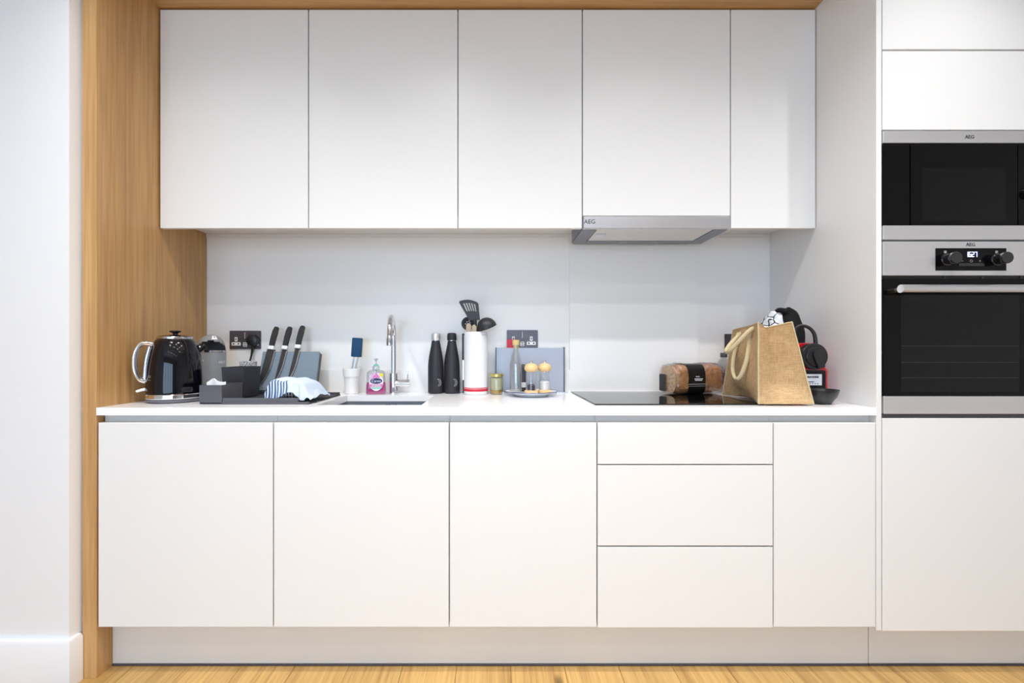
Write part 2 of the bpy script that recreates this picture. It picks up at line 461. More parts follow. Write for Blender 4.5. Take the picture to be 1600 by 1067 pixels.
# ================================================================== THE ROOM
RX0, RX1, RY0 = -2.6, 2.6, -3.4
fl = solo('floor', B(RX0, RX1, RY0, 2.25, -0.06, -0.016), 'seal_grey', 'pale oak plank floor running towards the kitchen units', kind='structure')
PW = 0.19
pmesh = {}
for i in range(int((RX1 - RX0) / PW) + 1):
    x0 = RX0 + i * PW
    wd = min(PW, RX1 - x0)
    if wd < 0.03: continue
    y = 2.25
    first = True
    while y > RY0 + 0.01:
        ln = (0.75 + 0.9 * ((i * 0.37) % 1)) if first else 1.9
        ln = min(ln, y - RY0); first = False
        key = (round(wd, 3), round(ln, 3))
        if key not in pmesh:
            o = part('plank', B(-wd / 2 + 0.0006, wd / 2 - 0.0006, -ln / 2 + 0.0006, ln / 2 - 0.0006, -0.016, 0, bev=0.0009), 'oak_floor', fl)
            pmesh[key] = o.data
        else:
            o = bpy.data.objects.new('plank', pmesh[key]); COL.objects.link(o); o.parent = fl
        o.matrix_parent_inverse = Matrix.Identity(4)
        o.location = Vector((x0 + wd / 2, y - ln / 2, 0)) - fl.location
        y -= ln
solo('ceiling', B(RX0, RX1, RY0, 2.25, CEIL, CEIL + 0.1), 'ceiling_paint', 'white plastered ceiling above the kitchen', kind='structure')
solo('wall_back', B(RX0, RX1, YW, 2.28, -0.06, CEIL), 'splash_white', 'pale wall behind the worktop and hob', kind='structure')
bm = bmesh.new()                                                  # plastered pier left of the oak panel
pl = [(-2.6, 1.525), (-1.412, 1.525), (-1.3985, 1.60), (-1.3985, YW), (-2.6, YW)]
va = [bm.verts.new((x, y, 0)) for x, y in pl]; vb = [bm.verts.new((x, y, CEIL)) for x, y in pl]
bm.faces.new(va); bm.faces.new(vb)
for i in range(5): bm.faces.new((va[i], va[(i + 1) % 5], vb[(i + 1) % 5], vb[i]))
solo('wall_left', bm, 'wall_paint', 'white plastered pier beside the oak panel', kind='structure')
bm = bmesh.new()                                                  # skirting round the pier, bevelled top
pl = [(-2.6, 1.504), (-1.392, 1.504), (-1.392, 1.5545), (-1.42, 1.5545), (-1.42, 1.5245), (-2.6, 1.5245)]
pt = [(-2.6, 1.510), (-1.398, 1.510), (-1.398, 1.5545), (-1.42, 1.5545), (-1.42, 1.5245), (-2.6, 1.5245)]
r0 = [bm.verts.new((x, y, 0)) for x, y in pl]; r1 = [bm.verts.new((x, y, 0.146)) for x, y in pl]; r2 = [bm.verts.new((x, y, 0.156)) for x, y in pt]
for a, b in ((r0, r1), (r1, r2)):
    for i in range(6): bm.faces.new((a[i], a[(i + 1) % 6], b[(i + 1) % 6], b[i]))
bm.faces.new(r0); bm.faces.new(r2)
solo('baseboard_left', bm, 'wall_paint', 'white skirting board around the foot of the pier', kind='structure')
solo('wall_far_left', B(RX0 - 0.12, RX0, RY0, 2.28, -0.06, CEIL), 'far_wall', 'side wall of the room, left of the pier', kind='structure')
solo('wall_right', B(RX1, RX1 + 0.12, RY0, 2.28, -0.06, CEIL), 'far_wall', 'side wall of the room beyond the ovens', kind='structure')
bm = bmesh.new()                                                  # wall behind the viewer with a glazed opening
WX0, WX1, WZ0, WZ1 = -2.45, 1.15, 0.05, 2.35
box(bm, RX0, WX0, RY0 - 0.12, RY0, -0.06, CEIL); box(bm, WX1, RX1, RY0 - 0.12, RY0, -0.06, CEIL)
box(bm, WX0, WX1, RY0 - 0.12, RY0, WZ1, CEIL); box(bm, WX0, WX1, RY0 - 0.12, RY0, -0.06, WZ0)
solo('wall_front', bm, 'far_wall', 'wall opposite the kitchen with a tall window', kind='structure')
win = thing('window_1', 'tall grey framed window opposite the kitchen', None, ((WX0 + WX1) / 2, RY0 - 0.06, WZ0), kind='structure')
bm = bmesh.new()
xm = (WX0 + WX1) / 2
NP = 4
bar = 0.05
pw_ = (WX1 - WX0 - bar * (NP + 1)) / NP
for k in range(NP + 1): box(bm, WX0 + k * (pw_ + bar), WX0 + k * (pw_ + bar) + bar, RY0 - 0.09, RY0 - 0.03, WZ0, WZ1)
for k in range(NP):
    p = WX0 + bar + k * (pw_ + bar)
    for a, b in ((WZ0, WZ0 + 0.05), (WZ1 - 0.05, WZ1)): box(bm, p, p + pw_, RY0 - 0.09, RY0 - 0.03, a, b)
part('window_frame', bm, 'frame_grey', win, True)
for k in range(NP):
    p = WX0 + bar + k * (pw_ + bar)
    part('pane', B(p, p + pw_, RY0 - 0.064, RY0 - 0.058, WZ0 + 0.05, WZ1 - 0.05), 'window_pane', win, True)
pd = bpy.data.lights.new('window_portal', 'AREA'); pd.shape = 'RECTANGLE'; pd.size = WX1 - WX0; pd.size_y = WZ1 - WZ0
pd.cycles.is_portal = True
po = bpy.data.objects.new('window_portal', pd); COL.objects.link(po); po.location = (xm, RY0 - 0.13, (WZ0 + WZ1) / 2); po.rotation_euler = (R(90), 0, 0)
# bulkhead above the furniture
solo('wall_bulkhead', B(-1.3985, RX1, YD + 0.02, YW, 2.56, CEIL), 'wall_paint', 'white bulkhead between the units and the ceiling', kind='structure')

# recessed ceiling lamps
ROWN = ('nearest the units', 'second from the units', 'third from the units', 'fourth from the units')
COLN = ('leftmost', 'second from the left', 'second from the right', 'rightmost')
for j, ly in enumerate(LAMP_ROWS):
    for i, lx in enumerate(LAMP_COLS):
        t = thing('downlight', 'white recessed ceiling downlight, %s of the row %s' % (COLN[i], ROWN[j]), 'downlight', (lx, ly, CEIL), group='ceiling downlights')
        part('trim_ring', LT([(0.034, -0.001), (0.034, -0.006), (0.046, -0.005), (0.047, 0), (0.034, 0)], n=28, cap0=False, cap1=False), 'lamp_trim', t)
        part('lens', LT([(0.034, -0.002), (0.034, -0.0005)], n=28), 'lamp_lens', t)
        ld = bpy.data.lights.new('beam', 'SPOT'); ld.energy = LAMP_W[j]; ld.color = LAMP_COL; ld.spot_size = R(LAMP_CONE[j]); ld.spot_blend = 1.0; ld.shadow_soft_size = 0.018
        lo = bpy.data.objects.new('beam', ld); COL.objects.link(lo); lo.parent = t; lo.location = (0, 0, -0.03)

# oak surround
t = thing('oak_surround', 'oak veneer end panel and top panel framing the white units', 'panel', (XL - 0.024, 1.85, 0))
part('side_panel', B(-1.396, XL, YD, YW - 0.002, 0, 2.494, bev=0.0008), 'oak_vertical', t, True)
part('top_panel', B(-1.396, XR, YD, YW - 0.002, 2.494, 2.54, bev=0.0008), 'oak_across', t, True)

# splashback: raised stone behind the hob with a low upstand running left
bm = bmesh.new()
pz = [(XL + 0.001, ZC), (0.958, ZC), (0.958, 1.612), (0.357, 1.612), (0.357, 1.023), (XL + 0.001, 1.023)]
prism(bm, pz, YW - 0.012, YW - 0.0005)
solo('splashback', bm, 'splash_white', 'white stone upstand rising to a full panel behind the hob', 'splashback', angle=20)
solo('wall_batten', B(XL + 0.001, 0.34, YW - 0.008, YW - 0.0005, 1.645, 1.6605), 'carcass_white', 'thin white batten under the wall cabinets left of the cooker hood', 'batten')
solo('wall_batten', B(0.97, XR - 0.001, YW - 0.008, YW - 0.0005, 1.645, 1.6605), 'carcass_white', 'short white batten under the narrow wall cabinet right of the cooker hood', 'batten')

# ================================================================== WALL CABINETS
ZU0, ZUC, ZU1 = Z(356.5, YU), 1.661, 2.490
GAP = 0.0022
edges = [XL + 0.004, X(482, YU), X(715.5, YU), X(910, YU), X(1141.5, YU), XR - 0.002]
labels = ['white handleless wall cabinet beside the oak panel', 'white handleless wall cabinet above the pink soap and tap',
          'narrower white wall cabinet left of the cooker hood', 'white wall cabinet directly above the steel cooker hood',
          'narrow white wall cabinet next to the tall oven housing']
def carcass(x0, x1, y0, y1, z0, z1, th=0.018, top=True):
    bm = bmesh.new()
    box(bm, x0, x0 + th, y0, y1, z0, z1); box(bm, x1 - th, x1, y0, y1, z0, z1)
    box(bm, x0 + th, x1 - th, y0, y1, z0, z0 + th)
    if top: box(bm, x0 + th, x1 - th, y0, y1, z1 - th, z1)
    box(bm, x0 + th, x1 - th, y1 - 0.008, y1, z0 + th, z1 - (th if top else 0))
    return bm
for i in range(5):
    x0, x1 = edges[i], edges[i + 1]
    zc = 1.661
    if i == 3: zc = 1.664
    t = thing('wall_cabinet', labels[i], 'cabinet', ((x0 + x1) / 2, 2.0, zc), group='wall cabinets')
    part('carcass', carcass(x0 + 0.0004, x1 - 0.0004, YU + 0.020, YW - 0.001, zc, ZU1), 'carcass_white', t, True)
    zb = ZU0 if i != 3 else Z(337, YU)
    part('door', B(x0 + GAP, x1 - GAP, YU, YU + 0.019, zb, ZU1 - 0.004, bev=0.001), 'door_white', t, True)

# cooker hood
hx0, hx1 = edges[3] + 0.004, edges[4] - 0.004
hz0 = Z(357, YU)
t = thing('cooker_hood', 'slim stainless steel pull-out cooker hood under the wall cabinet', 'cooker hood', ((hx0 + hx1) / 2, 1.97, hz0))
part('front_strip', B(hx0, hx1, YU - 0.004, YU + 0.018, hz0, Z(338.5, YU), bev=0.0015), 'steel_bright', t, True)
part('casing', B(hx0 - 0.003, hx1 + 0.003, YU + 0.018, 2.10, hz0 + 0.006, 1.662), 'hood_grey', t, True)
for a, b in ((hx0, hx0 + 0.055), (hx1 - 0.055, hx1)):
    part('side_rail', B(a, b, YU + 0.018, 2.10, hz0 - 0.002, hz0 + 0.006, bev=0.001), 'hood_grey', t, True)
fo = part('filter', B(hx0 + 0.060, hx1 - 0.060, YU + 0.020, 2.045, hz0 - 0.001, hz0 + 0.006, bev=0.001), 'filter_mesh', t, True)
part('latch', B(hx0 + 0.070, hx0 + 0.110, YU + 0.075, YU + 0.135, hz0 - 0.004, hz0 - 0.001, bev=0.001), 'steel_bright', fo, True)
part('lamp_bar', B(hx0 + 0.057, hx1 - 0.057, 2.048, 2.10, hz0 - 0.002, hz0 + 0.006, bev=0.001), 'hood_grey', t, True)
for cx in (hx0 + 0.22, hx0 + 0.36):
    part('hood_lamp', lathe(bmesh.new(), [(0.024, -0.004), (0.024, 0.001)], n=24, c=(cx, 2.074, hz0 - 0.002)), 'glass_clear', t, True)
part('lettering', mv(text('AEG', 0.024), X(921, YU), YU - 0.0044, Z(347, YU)), 'print_dark', t, True)

# ================================================================== BASE CABINETS
ZB0, ZB1 = Z(979.5, YD), Z(660.5, YD)
be = [XL + 0.004, X(427, YD), X(702, YD), X(933, YD), X(1208.5, YD), X(1369, YD)]
blab = ['white handleless base cabinet beside the oak panel below the kettle', 'white handleless base cabinet below the sink',
        'narrower white base cabinet left of the drawers', 'white base unit with three drawers below the hob', 'narrow white base cabinet right of the drawers']
for i in range(5):
    x0, x1 = be[i], be[i + 1]
    nm = 'drawer_unit' if i == 3 else 'base_cabinet'
    t = thing(nm, blab[i], 'drawer unit' if i == 3 else 'cabinet', ((x0 + x1) / 2, 1.85, ZB0), group='base units')
    part('carcass', carcass(x0 + 0.0004, x1 - 0.0004, YD + 0.021, YW - 0.03, ZB0, 0.866, top=False), 'carcass_white', t, True)
    bm = bmesh.new()                                             # recessed grip channel behind the door top
    box(bm, x0 + 0.0004, x1 - 0.0004, YD + 0.030, YD + 0.042, 0.8662, 0.8935)
    box(bm, x0 + 0.0004, x1 - 0.0004, YD + 0.0195, YD + 0.030, 0.8662, 0.868)
    part('grip_channel', bm, 'channel_white', t, True)
    if i != 3:
        part('door', B(x0 + GAP, x1 - GAP, YD, YD + 0.019, ZB0, ZB1, bev=0.001), 'door_white', t, True)
    else:
        for a, b in ((660.5, 725), (727, 852.5), (855, 980.5)):
            part('drawer_front', B(x0 + GAP, x1 - GAP, YD, YD + 0.019, Z(b, YD), Z(a, YD), bev=0.001), 'door_white', t, True)

# plinth boards
for n, (a, b, lb) in enumerate(((XL + 0.001, X(1356.4, 1.62), 'long white plinth under the base cabinets'), (X(1357.4, 1.62), 1.95, 'white plinth under the tall oven housing'))):
    t = thing('trim_%d' % (n + 1), lb, None, ((a + b) / 2, 1.63, 0), kind='structure')
    part('board', B(a, b, 1.62, 1.636, 0.008, ZB0 - (0.018 if n else 0.001), bev=0.0006), 'plinth_white', t, True)
    part('seal', B(a, b, 1.617, 1.630, 0.0, 0.0075, bev=0.0008), 'seal_grey', t, True)

# worktop with sink cut-out
SX0, SX1, SY0, SY1 = -0.632, -0.256, 1.632, 1.985
bm = bmesh.new()
gx = [XL + 0.001, SX0, SX1, X(1369, YD)]; gy = [YD - 0.002, SY0, SY1, YW - 0.0005]
vt = [[bm.verts.new((x, y, ZC)) for y in gy] for x in gx]; vb = [[bm.verts.new((x, y, 0.894)) for y in gy] for x in gx]
for i in range(3):
    for j in range(3):
        if i == 1 and j == 1: continue
        bm.faces.new((vt[i][j], vt[i + 1][j], vt[i + 1][j + 1], vt[i][j + 1])); bm.faces.new((vb[i][j], vb[i][j + 1], vb[i + 1][j + 1], vb[i + 1][j]))
for i in range(3):
    for j in (0, 3): bm.faces.new((vt[i][j], vb[i][j], vb[i + 1][j], vt[i + 1][j])); bm.faces.new((vt[j][i], vb[j][i], vb[j][i + 1], vt[j][i + 1]))
for a, b in (((1, 1), (2, 1)), ((2, 1), (2, 2)), ((2, 2), (1, 2)), ((1, 2), (1, 1))):
    bm.faces.new((vt[a[0]][a[1]], vt[b[0]][b[1]], vb[b[0]][b[1]], vb[a[0]][a[1]]))
wt = solo('worktop', bm, 'quartz', 'long glossy white stone worktop with a sink cut-out', 'worktop', angle=20)

# sink
t = thing('sink', 'undermounted stainless steel sink bowl below the tap', 'sink', ((SX0 + SX1) / 2, (SY0 + SY1) / 2, 0.72))
bm = bmesh.new()
def bowl(u, v):
    # v: 0 rim .. 1 centre of floor
    n = 4 * 10
    k = 0.012; x0, x1, y0, y1 = SX0 - k, SX1 + k, SY0 - k, SY1 + k
    cx, cy = (x0 + x1) / 2, (y0 + y1) / 2
    a = 2 * PI * u + PI / 4
    e = 0.22
    c, s = math.cos(a), math.sin(a)
    ux = math.copysign(abs(c) ** e, c); uy = math.copysign(abs(s) ** e, s)
    m = max(abs(ux), abs(uy)); 
    if v < 0.6: f, z = 1 - 0.03 * v / 0.6, 0.8935 - 0.15 * v / 0.6
    else:
        q = (v - 0.6) / 0.4; f = (0.97 - 0.03 * min(1, q * 3)) if q < 0.34 else 0.94 * (1 - (q - 0.34) / 0.66) + 0.02; z = 0.7435 - 0.018 * min(1, q * 3)
    return (cx + ux * f * (x1 - x0) / 2, cy + uy * f * (y1 - y0) / 2, z)
grid(bm, bowl, 64, 16, closed_u=True)
bmesh.ops.remove_doubles(bm, verts=bm.verts[:], dist=1e-5)
thick(bm, 0.0012)
part('bowl', bm, 'steel_sink', t, True, angle=40)
for k, px in enumerate((604.5, 608.5, 614.5, 618.5)):
    part('overflow_hole', LT([(0.0042, 0), (0.0042, 0.0015)], n=14, M=Matrix.Translation((X(px, 1.99), SY1 + 0.0065, 0.877)) @ Matrix.Rotation(R(90), 4, 'X')), 'hole_black', t, True)
part('drain', lathe(bmesh.new(), [(0.04, 0), (0.038, 0.003), (0.012, 0.001)], n=28, c=((SX0 + SX1) / 2, 1.81, 0.7275)), 'chrome_soft', t, True)

# hob
solo('hob', B(0.360, 0.962, 1.625, 2.132, ZC + 0.0003, ZC + 0.0045, bev=0.0012), 'hob_glass', 'frameless black glass induction hob set on the worktop', 'hob')

# ================================================================== TALL OVEN HOUSING
TX0, TX1 = X(1378, YD), 1.911
t = thing('tall_housing', 'tall white housing unit around the microwave and oven', 'cabinet', ((XR + TX1) / 2, 1.85, 0))
TZT = 2.54
part('side_panel', B(XR, TX0 - 0.001, YD, YW - 0.001, Z(985, YD), TZT, bev=0.0008), 'door_white', t, True)
part('side_panel', B(TX1 + 0.002, TX1 + 0.02, YD, YW - 0.001, Z(985, YD), TZT, bev=0.0008), 'door_white', t, True)
bm = bmesh.new()
for py in (983, 655, 376, 202, 78):
    z = Z(py, YD); box(bm, TX0, TX1, YD + 0.025, YW - 0.02, z - (0.004 if py in (376,) else 0.009), z + (0.004 if py in (376,) else 0.009))
box(bm, TX0, TX1, YD + 0.025, YW - 0.02, TZT - 0.018, TZT); box(bm, TX0, TX1, YW - 0.019, YW - 0.001, Z(983, YD), TZT)
part('carcass', bm, 'carcass_white', t, True)
part('top_door', B(TX0 + GAP, TX1, YD, YD + 0.019, Z(77, YD), TZT - 0.004, bev=0.001), 'door_white', t, True)
part('flap_door', B(TX0 + GAP, TX1, YD, YD + 0.019, Z(202.5, YD), Z(79.5, YD), bev=0.001), 'door_white', t, True)
part('lower_door', B(TX0 + GAP, TX1, YD, YD + 0.019, Z(986, YD), Z(653.5, YD), bev=0.001), 'door_white', t, True)

# microwave
YA = YD - 0.002
ax0, ax1 = TX0 + 0.003, TX1 - 0.001
t = thing('microwave', 'built-in black glass microwave with steel trims above the oven', 'microwave', ((ax0 + ax1) / 2, 1.75, Z(375, YD)))
part('body', B(ax0 + 0.02, ax1 - 0.02, YA + 0.020, 1.98, Z(371, YD), Z(209, YD)), 'black_plastic', t, True)
part('top_trim', B(ax0, ax1, YA, YA + 0.019, Z(223.5, YD), Z(205, YD), bev=0.001), 'steel', t, True)
part('bottom_trim', B(ax0, ax1, YA, YA + 0.019, Z(374.5, YD), Z(352.5, YD), bev=0.001), 'steel', t, True)
part('side_glass', B(ax0, X(1421.5, YD), YA + 0.002, YA + 0.019, Z(352, YD), Z(224.5, YD), bev=0.0008), 'black_glass', t, True)
dr = part('door', B(X(1423, YD), X(1589.5, YD), YA + 0.001, YA + 0.019, Z(352, YD), Z(224.5, YD), bev=0.0008), 'black_glass', t, True)
part('window', B(X(1440, YD), X(1571, YD), YA + 0.0004, YA + 0.0018, Z(345, YD), Z(262, YD), bev=0.0005), 'micro_window', dr, True)
cp = part('control_panel', B(X(1591, YD), ax1, YA + 0.001, YA + 0.019, Z(352, YD), Z(224.5, YD), bev=0.0008), 'black_glass', t, True)
part('knob', LT([(0.02, 0), (0.02, 0.014), (0.0185, 0.016)], n=32, M=Matrix.Translation((X(1607, YD), YA + 0.001, Z(301, YD))) @ Matrix.Rotation(R(90), 4, 'X')), 'black_knob', cp, True)
part('lettering', mv(text('AEG', 0.0165), X(1514, YD), YA - 0.0004, Z(214.5, YD)), 'print_dark', t, True)

# oven
t = thing('oven', 'built-in steel and black glass oven with bar handle and lit clock', 'oven', ((ax0 + ax1) / 2, 1.75, Z(648, YD)))
part('body', B(ax0 + 0.02, ax1 - 0.02, YA + 0.020, 2.08, Z(646, YD), Z(382, YD)), 'black_plastic', t, True)
part('control_fascia', B(ax0, ax1, YA, YA + 0.019, Z(430.5, YD), Z(377.5, YD), bev=0.001), 'steel', t, True)
pn = part('control_panel', B(X(1460.5, YD), X(1571, YD), YA - 0.0012, YA + 0.001, Z(423, YD), Z(388, YD), bev=0.0004), 'black_glass', t, True)
for px in (1478.5, 1556.5):
    MM = Matrix.Translation((X(px, YD), YA - 0.001, Z(405.5, YD))) @ Matrix.Rotation(R(90), 4, 'X')
    kn = part('knob', LT([(0.0215, 0), (0.0215, 0.002), (0.018, 0.003), (0.018, 0.022), (0.0195, 0.023), (0.0195, 0.032), (0.0185, 0.0335)], n=36, M=MM), 'black_knob', pn, True)
for px in (1475.5, 1555.5):
    part('symbol', PR(rrect(X(px - 2, YD), X(px + 2, YD), Z(396, YD), Z(392, YD), 0.001), YA - 0.0016, YA - 0.0012), 'print_grey', pn, True)
SEG = {'1': 'bc', '6': 'acdefg', '2': 'abged', '7': 'abc'}
bm = bmesh.new()
zc = Z(397.7, YD); hh = 0.0085; ww = 0.0085; th = 0.0022
for k, ch in enumerate('1627'):
    cx = X(1509.3 + 4.7 * k, YD)
    for s in SEG[ch]:
        q = {'a': (-1, 1, 1, 1), 'g': (-1, 0, 1, 0), 'd': (-1, -1, 1, -1), 'f': (-1, 0, -1, 1), 'e': (-1, -1, -1, 0), 'b': (1, 0, 1, 1), 'c': (1, -1, 1, 0)}[s]
        xa, za, xb, zb = q[0] * ww * 0.36, q[1] * hh * 0.9, q[2] * ww * 0.36, q[3] * hh * 0.9
        sl = 0.12
        box(bm, cx + min(xa, xb) - th * 0.42, cx + max(xa, xb) + th * 0.42, YA - 0.0017, YA - 0.0012, zc + min(za, zb) - th * 0.42, zc + max(za, zb) + th * 0.42)
part('clock_digits', bm, 'display_digits', pn, True, label='glowing clock reading 1627')
for px, kind in ((1502, '-'), (1516, 'o'), (1529.5, '+')):
    bm = bmesh.new(); cx, cz = X(px, YD), Z(408, YD)
    if kind == 'o':
        a = [(cx + 0.004 * math.cos(2 * PI * i / 20), cz + 0.004 * math.sin(2 * PI * i / 20)) for i in range(20)]
        tube(bm, [(x, YA - 0.0014, z) for x, z in a + a[:1]], 0.0006, n=6, smooth=False)
    else:
        box(bm, cx - 0.003, cx + 0.003, YA - 0.0016, YA - 0.0012, cz - 0.0006, cz + 0.0006)
        if kind == '+': box(bm, cx - 0.0006, cx + 0.0006, YA - 0.0016, YA - 0.0012, cz - 0.003, cz + 0.003)
    part('symbol', bm, 'print_grey', pn, True)
part('touch_strip', B(X(1496, YD), X(1536, YD), YA - 0.003, YA - 0.0012, Z(416, YD), Z(411.5, YD), bev=0.0005), 'black_knob', pn, True)
part('lettering', mv(text('AEG', 0.0165), X(1515.5, YD), YA - 0.0004, Z(382.5, YD)), 'print_dark', t, True)
part('vent_slot', B(ax0, ax1, YA + 0.008, YA + 0.019, Z(435, YD), Z(431, YD)), 'black_plastic', t, True)
for px in (1477.5, 1537, 1597):
    part('vent_tab', B(X(px - 0.8, YD), X(px + 0.8, YD), YA + 0.004, YA + 0.008, Z(435, YD), Z(431.5, YD)), 'seal_grey', t, True)
dr = part('door', B(ax0, ax1, YA + 0.001, YA + 0.019, Z(618.5, YD), Z(435.5, YD), bev=0.0008), 'black_glass', t, True)
part('window', B(X(1407, YD), X(1592, YD), YA + 0.0003, YA + 0.0018, Z(612, YD), Z(460, YD), bev=0.0004), 'oven_glass_inner', dr, True)
for py in (540.5, 566, 590):
    part('rack_line', B(X(1408, YD), X(1590, YD), YA + 0.0001, YA + 0.0004, Z(py + 0.35, YD), Z(py - 0.35, YD)), 'rack_dim', dr, True)
yh = YA - 0.042
part('handle', TB([(X(1407, yh), yh, Z(451, yh)), (1.89, yh, Z(451, yh))], 0.0135, n=28, smooth=False), 'steel_bright', dr, True)
for xx in (X(1407, yh) + 0.025, 1.865):
    part('handle_post', TB([(xx, yh + 0.008, Z(451, yh)), (xx, YA + 0.001, Z(451, yh))], 0.008, n=14, smooth=False), 'steel_bright', dr, True)
part('bottom_trim', B(ax0 + 0.002, ax1, YA, YA + 0.019, Z(646.5, YD), Z(619, YD), bev=0.001), 'steel', t, True)
part('seal', B(ax0, ax1, YA + 0.006, YA + 0.019, Z(652, YD), Z(647, YD)), 'seal_grey', t, True)

# ================================================================== THINGS ON THE WORKTOP
# ---- kettle
kx, ky = -1.216, 1.752
t = thing('kettle', 'glossy black dome kettle with chrome loop handle beside the oak panel', 'kettle', (kx, ky, ZC))
part('power_base', LT([(0.084, 0.0005), (0.090, 0.004), (0.091, 0.012), (0.088, 0.0145)], n=56), 'grey_rubber', t)
part('foot_band', LT([(0.0925, 0.015), (0.0955, 0.018), (0.0955, 0.030), (0.0935, 0.0325)], n=56), 'chrome', t)
part('body', LT([(0.0925, 0.033), (0.0935, 0.05), (0.0925, 0.09), (0.0895, 0.135), (0.0845, 0.17), (0.079, 0.195), (0.0725, 0.215), (0.065, 0.230), (0.059, 0.238)], n=64), 'kettle_black', t, angle=60)
part('lid_ring', LT([(0.059, 0.238), (0.0595, 0.243), (0.057, 0.2465), (0.052, 0.247)], n=56), 'chrome_soft', t)
ld_ = part('lid', LT([(0.052, 0.244), (0.0515, 0.2485), (0.035, 0.2525), (0.012, 0.254)], n=48), 'kettle_black', t)
part('lid_knob', LT([(0.009, 0.253), (0.008, 0.258), (0.011, 0.262), (0.019, 0.265), (0.0195, 0.268), (0.016, 0.270)], n=32), 'black_satin', ld_)
th_ = R(180 + 38); hx, hy = math.cos(th_), math.sin(th_)
hp = [(0.066, 0.216), (0.092, 0.221), (0.110, 0.212), (0.121, 0.188), (0.125, 0.155), (0.1225, 0.118), (0.113, 0.092), (0.098, 0.082), (0.086, 0.083)]
part('handle', TB([(r * hx, r * hy, z) for r, z in hp], 0.0092, n=16, flat=1.2), 'chrome', t, angle=60)
part('handle_spine', TB([(0.079 * hx, 0.079 * hy, 0.208), (0.089 * hx, 0.089 * hy, 0.16), (0.093 * hx, 0.093 * hy, 0.115), (0.094 * hx, 0.094 * hy, 0.082)], 0.0085, n=12, flat=0.8), 'chrome_soft', t)
part('switch_lever', TB([(0.088 * hx, 0.088 * hy, 0.050), (0.104 * hx, 0.104 * hy, 0.048), (0.119 * hx, 0.119 * hy, 0.043)], [0.006, 0.005, 0.004], n=10), 'white_ceramic', t)
part('spout', TB([(-0.066 * hx, -0.066 * hy, 0.192), (-0.084 * hx, -0.084 * hy, 0.207), (-0.096 * hx, -0.096 * hy, 0.216)], [0.018, 0.013, 0.009], n=16), 'kettle_black', t)
bd = part('badge', wrap(PR(rrect(-0.019, 0.019, 0.040, 0.058, 0.006), -0.003, 0.004), 0.0935, R(-33)), 'chrome_soft', t)
part('badge_mark', wrap(PR(rrect(-0.006, 0.013, 0.045, 0.053, 0.002), -0.0036, -0.003), 0.0935, R(-33)), 'black_satin', bd)
for dz in (0.095, 0.10, 0.085):
    part('level_mark', wrap(PR([(-0.006, dz), (0.005, dz), (0.005, dz + 0.0014), (-0.006, dz + 0.0014)], -0.0006, 0.001), 0.0925, R(-112)), 'print_grey', t)

# ---- small countertop bin
t = thing('countertop_bin', 'small brushed grey metal bin with open hood lid behind the kettle', 'bin', (X(330, 2.0), 2.0, ZC))
br = 0.0575
bm = LT([(br - 0.002, 0.0005), (br, 0.003), (br, 0.186)], n=48, cap1=False); 
lathe(bm, [(br, 0.186), (br - 0.0015, 0.186), (br - 0.0015, 0.004)], n=48, cap0=False, cap1=True)
part('body', bm, 'bin_metal', t)
part('rim', LT([(br + 0.0005, 0.186), (br + 0.002, 0.187), (br + 0.002, 0.195), (br - 0.002, 0.196), (br - 0.002, 0.187)], n=48, cap0=False, cap1=False), 'chrome_soft', t)
part('inside', LT([(br - 0.004, 0.185), (br - 0.004, 0.188)], n=32), 'bin_inside', t)
bm = bmesh.new()
FA = R(-60)
na, ne = 48, 14
def dome(a, e):
    el = e * PI / 2
    return (0.0555 * math.cos(el) * math.cos(a), 0.0555 * math.cos(el) * math.sin(a), 0.196 + 0.068 * math.sin(el))
V = [[bm.verts.new(dome(2 * PI * i / na, j / ne)) for j in range(ne)] for i in range(na)]
top = bm.verts.new((0, 0, 0.264))
for i in range(na):
    for j in range(ne):
        am = 2 * PI * (i + 0.5) / na; d = (am - FA + PI) % (2 * PI) - PI
        lim = 0.40 * max(0.0, math.cos(d * 1.02)) ** 0.55 if abs(d) < PI / 2.05 else 0
        if (j + 0.5) / ne < lim: continue
        if j < ne - 1: bm.faces.new((V[i][j], V[(i + 1) % na][j], V[(i + 1) % na][j + 1], V[i][j + 1]))
        else: bm.faces.new((V[i][j], V[(i + 1) % na][j], top))
for v in [v for v in bm.verts if not v.link_faces]: bm.verts.remove(v)
thick(bm, 0.0018)
hd = part('hood', bm, 'bin_lid', t, angle=50)
bm = bmesh.new()                                                 # white tag on the hood
def tag(u, v):
    a = R(-38) + (u - 0.5) * 0.55 + (v - .5) * 0.1; e = 0.58 + (v - 0.5) * 0.24
    p = Vector(dome(a, e)); return p + (p - Vector((0, 0, 0.196))).normalized() * 0.0012
part('tag', grid(bm, tag, 8, 6), 'white_paper', hd)
bm = bmesh.new()
for k in range(2): tube(bm, [Vector(tag(0.3 + 0.07 * q, 0.62 - 0.2 * k + 0.06 * (q % 2))) * 1.003 for q in range(6)], 0.0008, n=5, k=2)
part('tag_print', bm, 'print_dark', hd)
part('lettering', wrap(mv(text('NUT', 0.017, 0.0004), 0, -0.0005, 0.143), br, R(-58 + 46)), 'print_white', t)
bm = bmesh.new()
sp_ = [(-0.009, 0.150), (-0.004, 0.170), (-0.002, 0.168), (-0.004, 0.150), (-0.008, 0.147), (0.0, 0.150), (0.003, 0.154), (0.005, 0.149), (0.008, 0.154), (0.010, 0.149), (0.013, 0.154), (0.015, 0.149)]
tube(bm, [(x, -0.0004, z) for x, z in sp_], 0.0009, n=6, k=4)
part('lettering', wrap(bm, br, R(-58 - 44)), 'print_white', t)

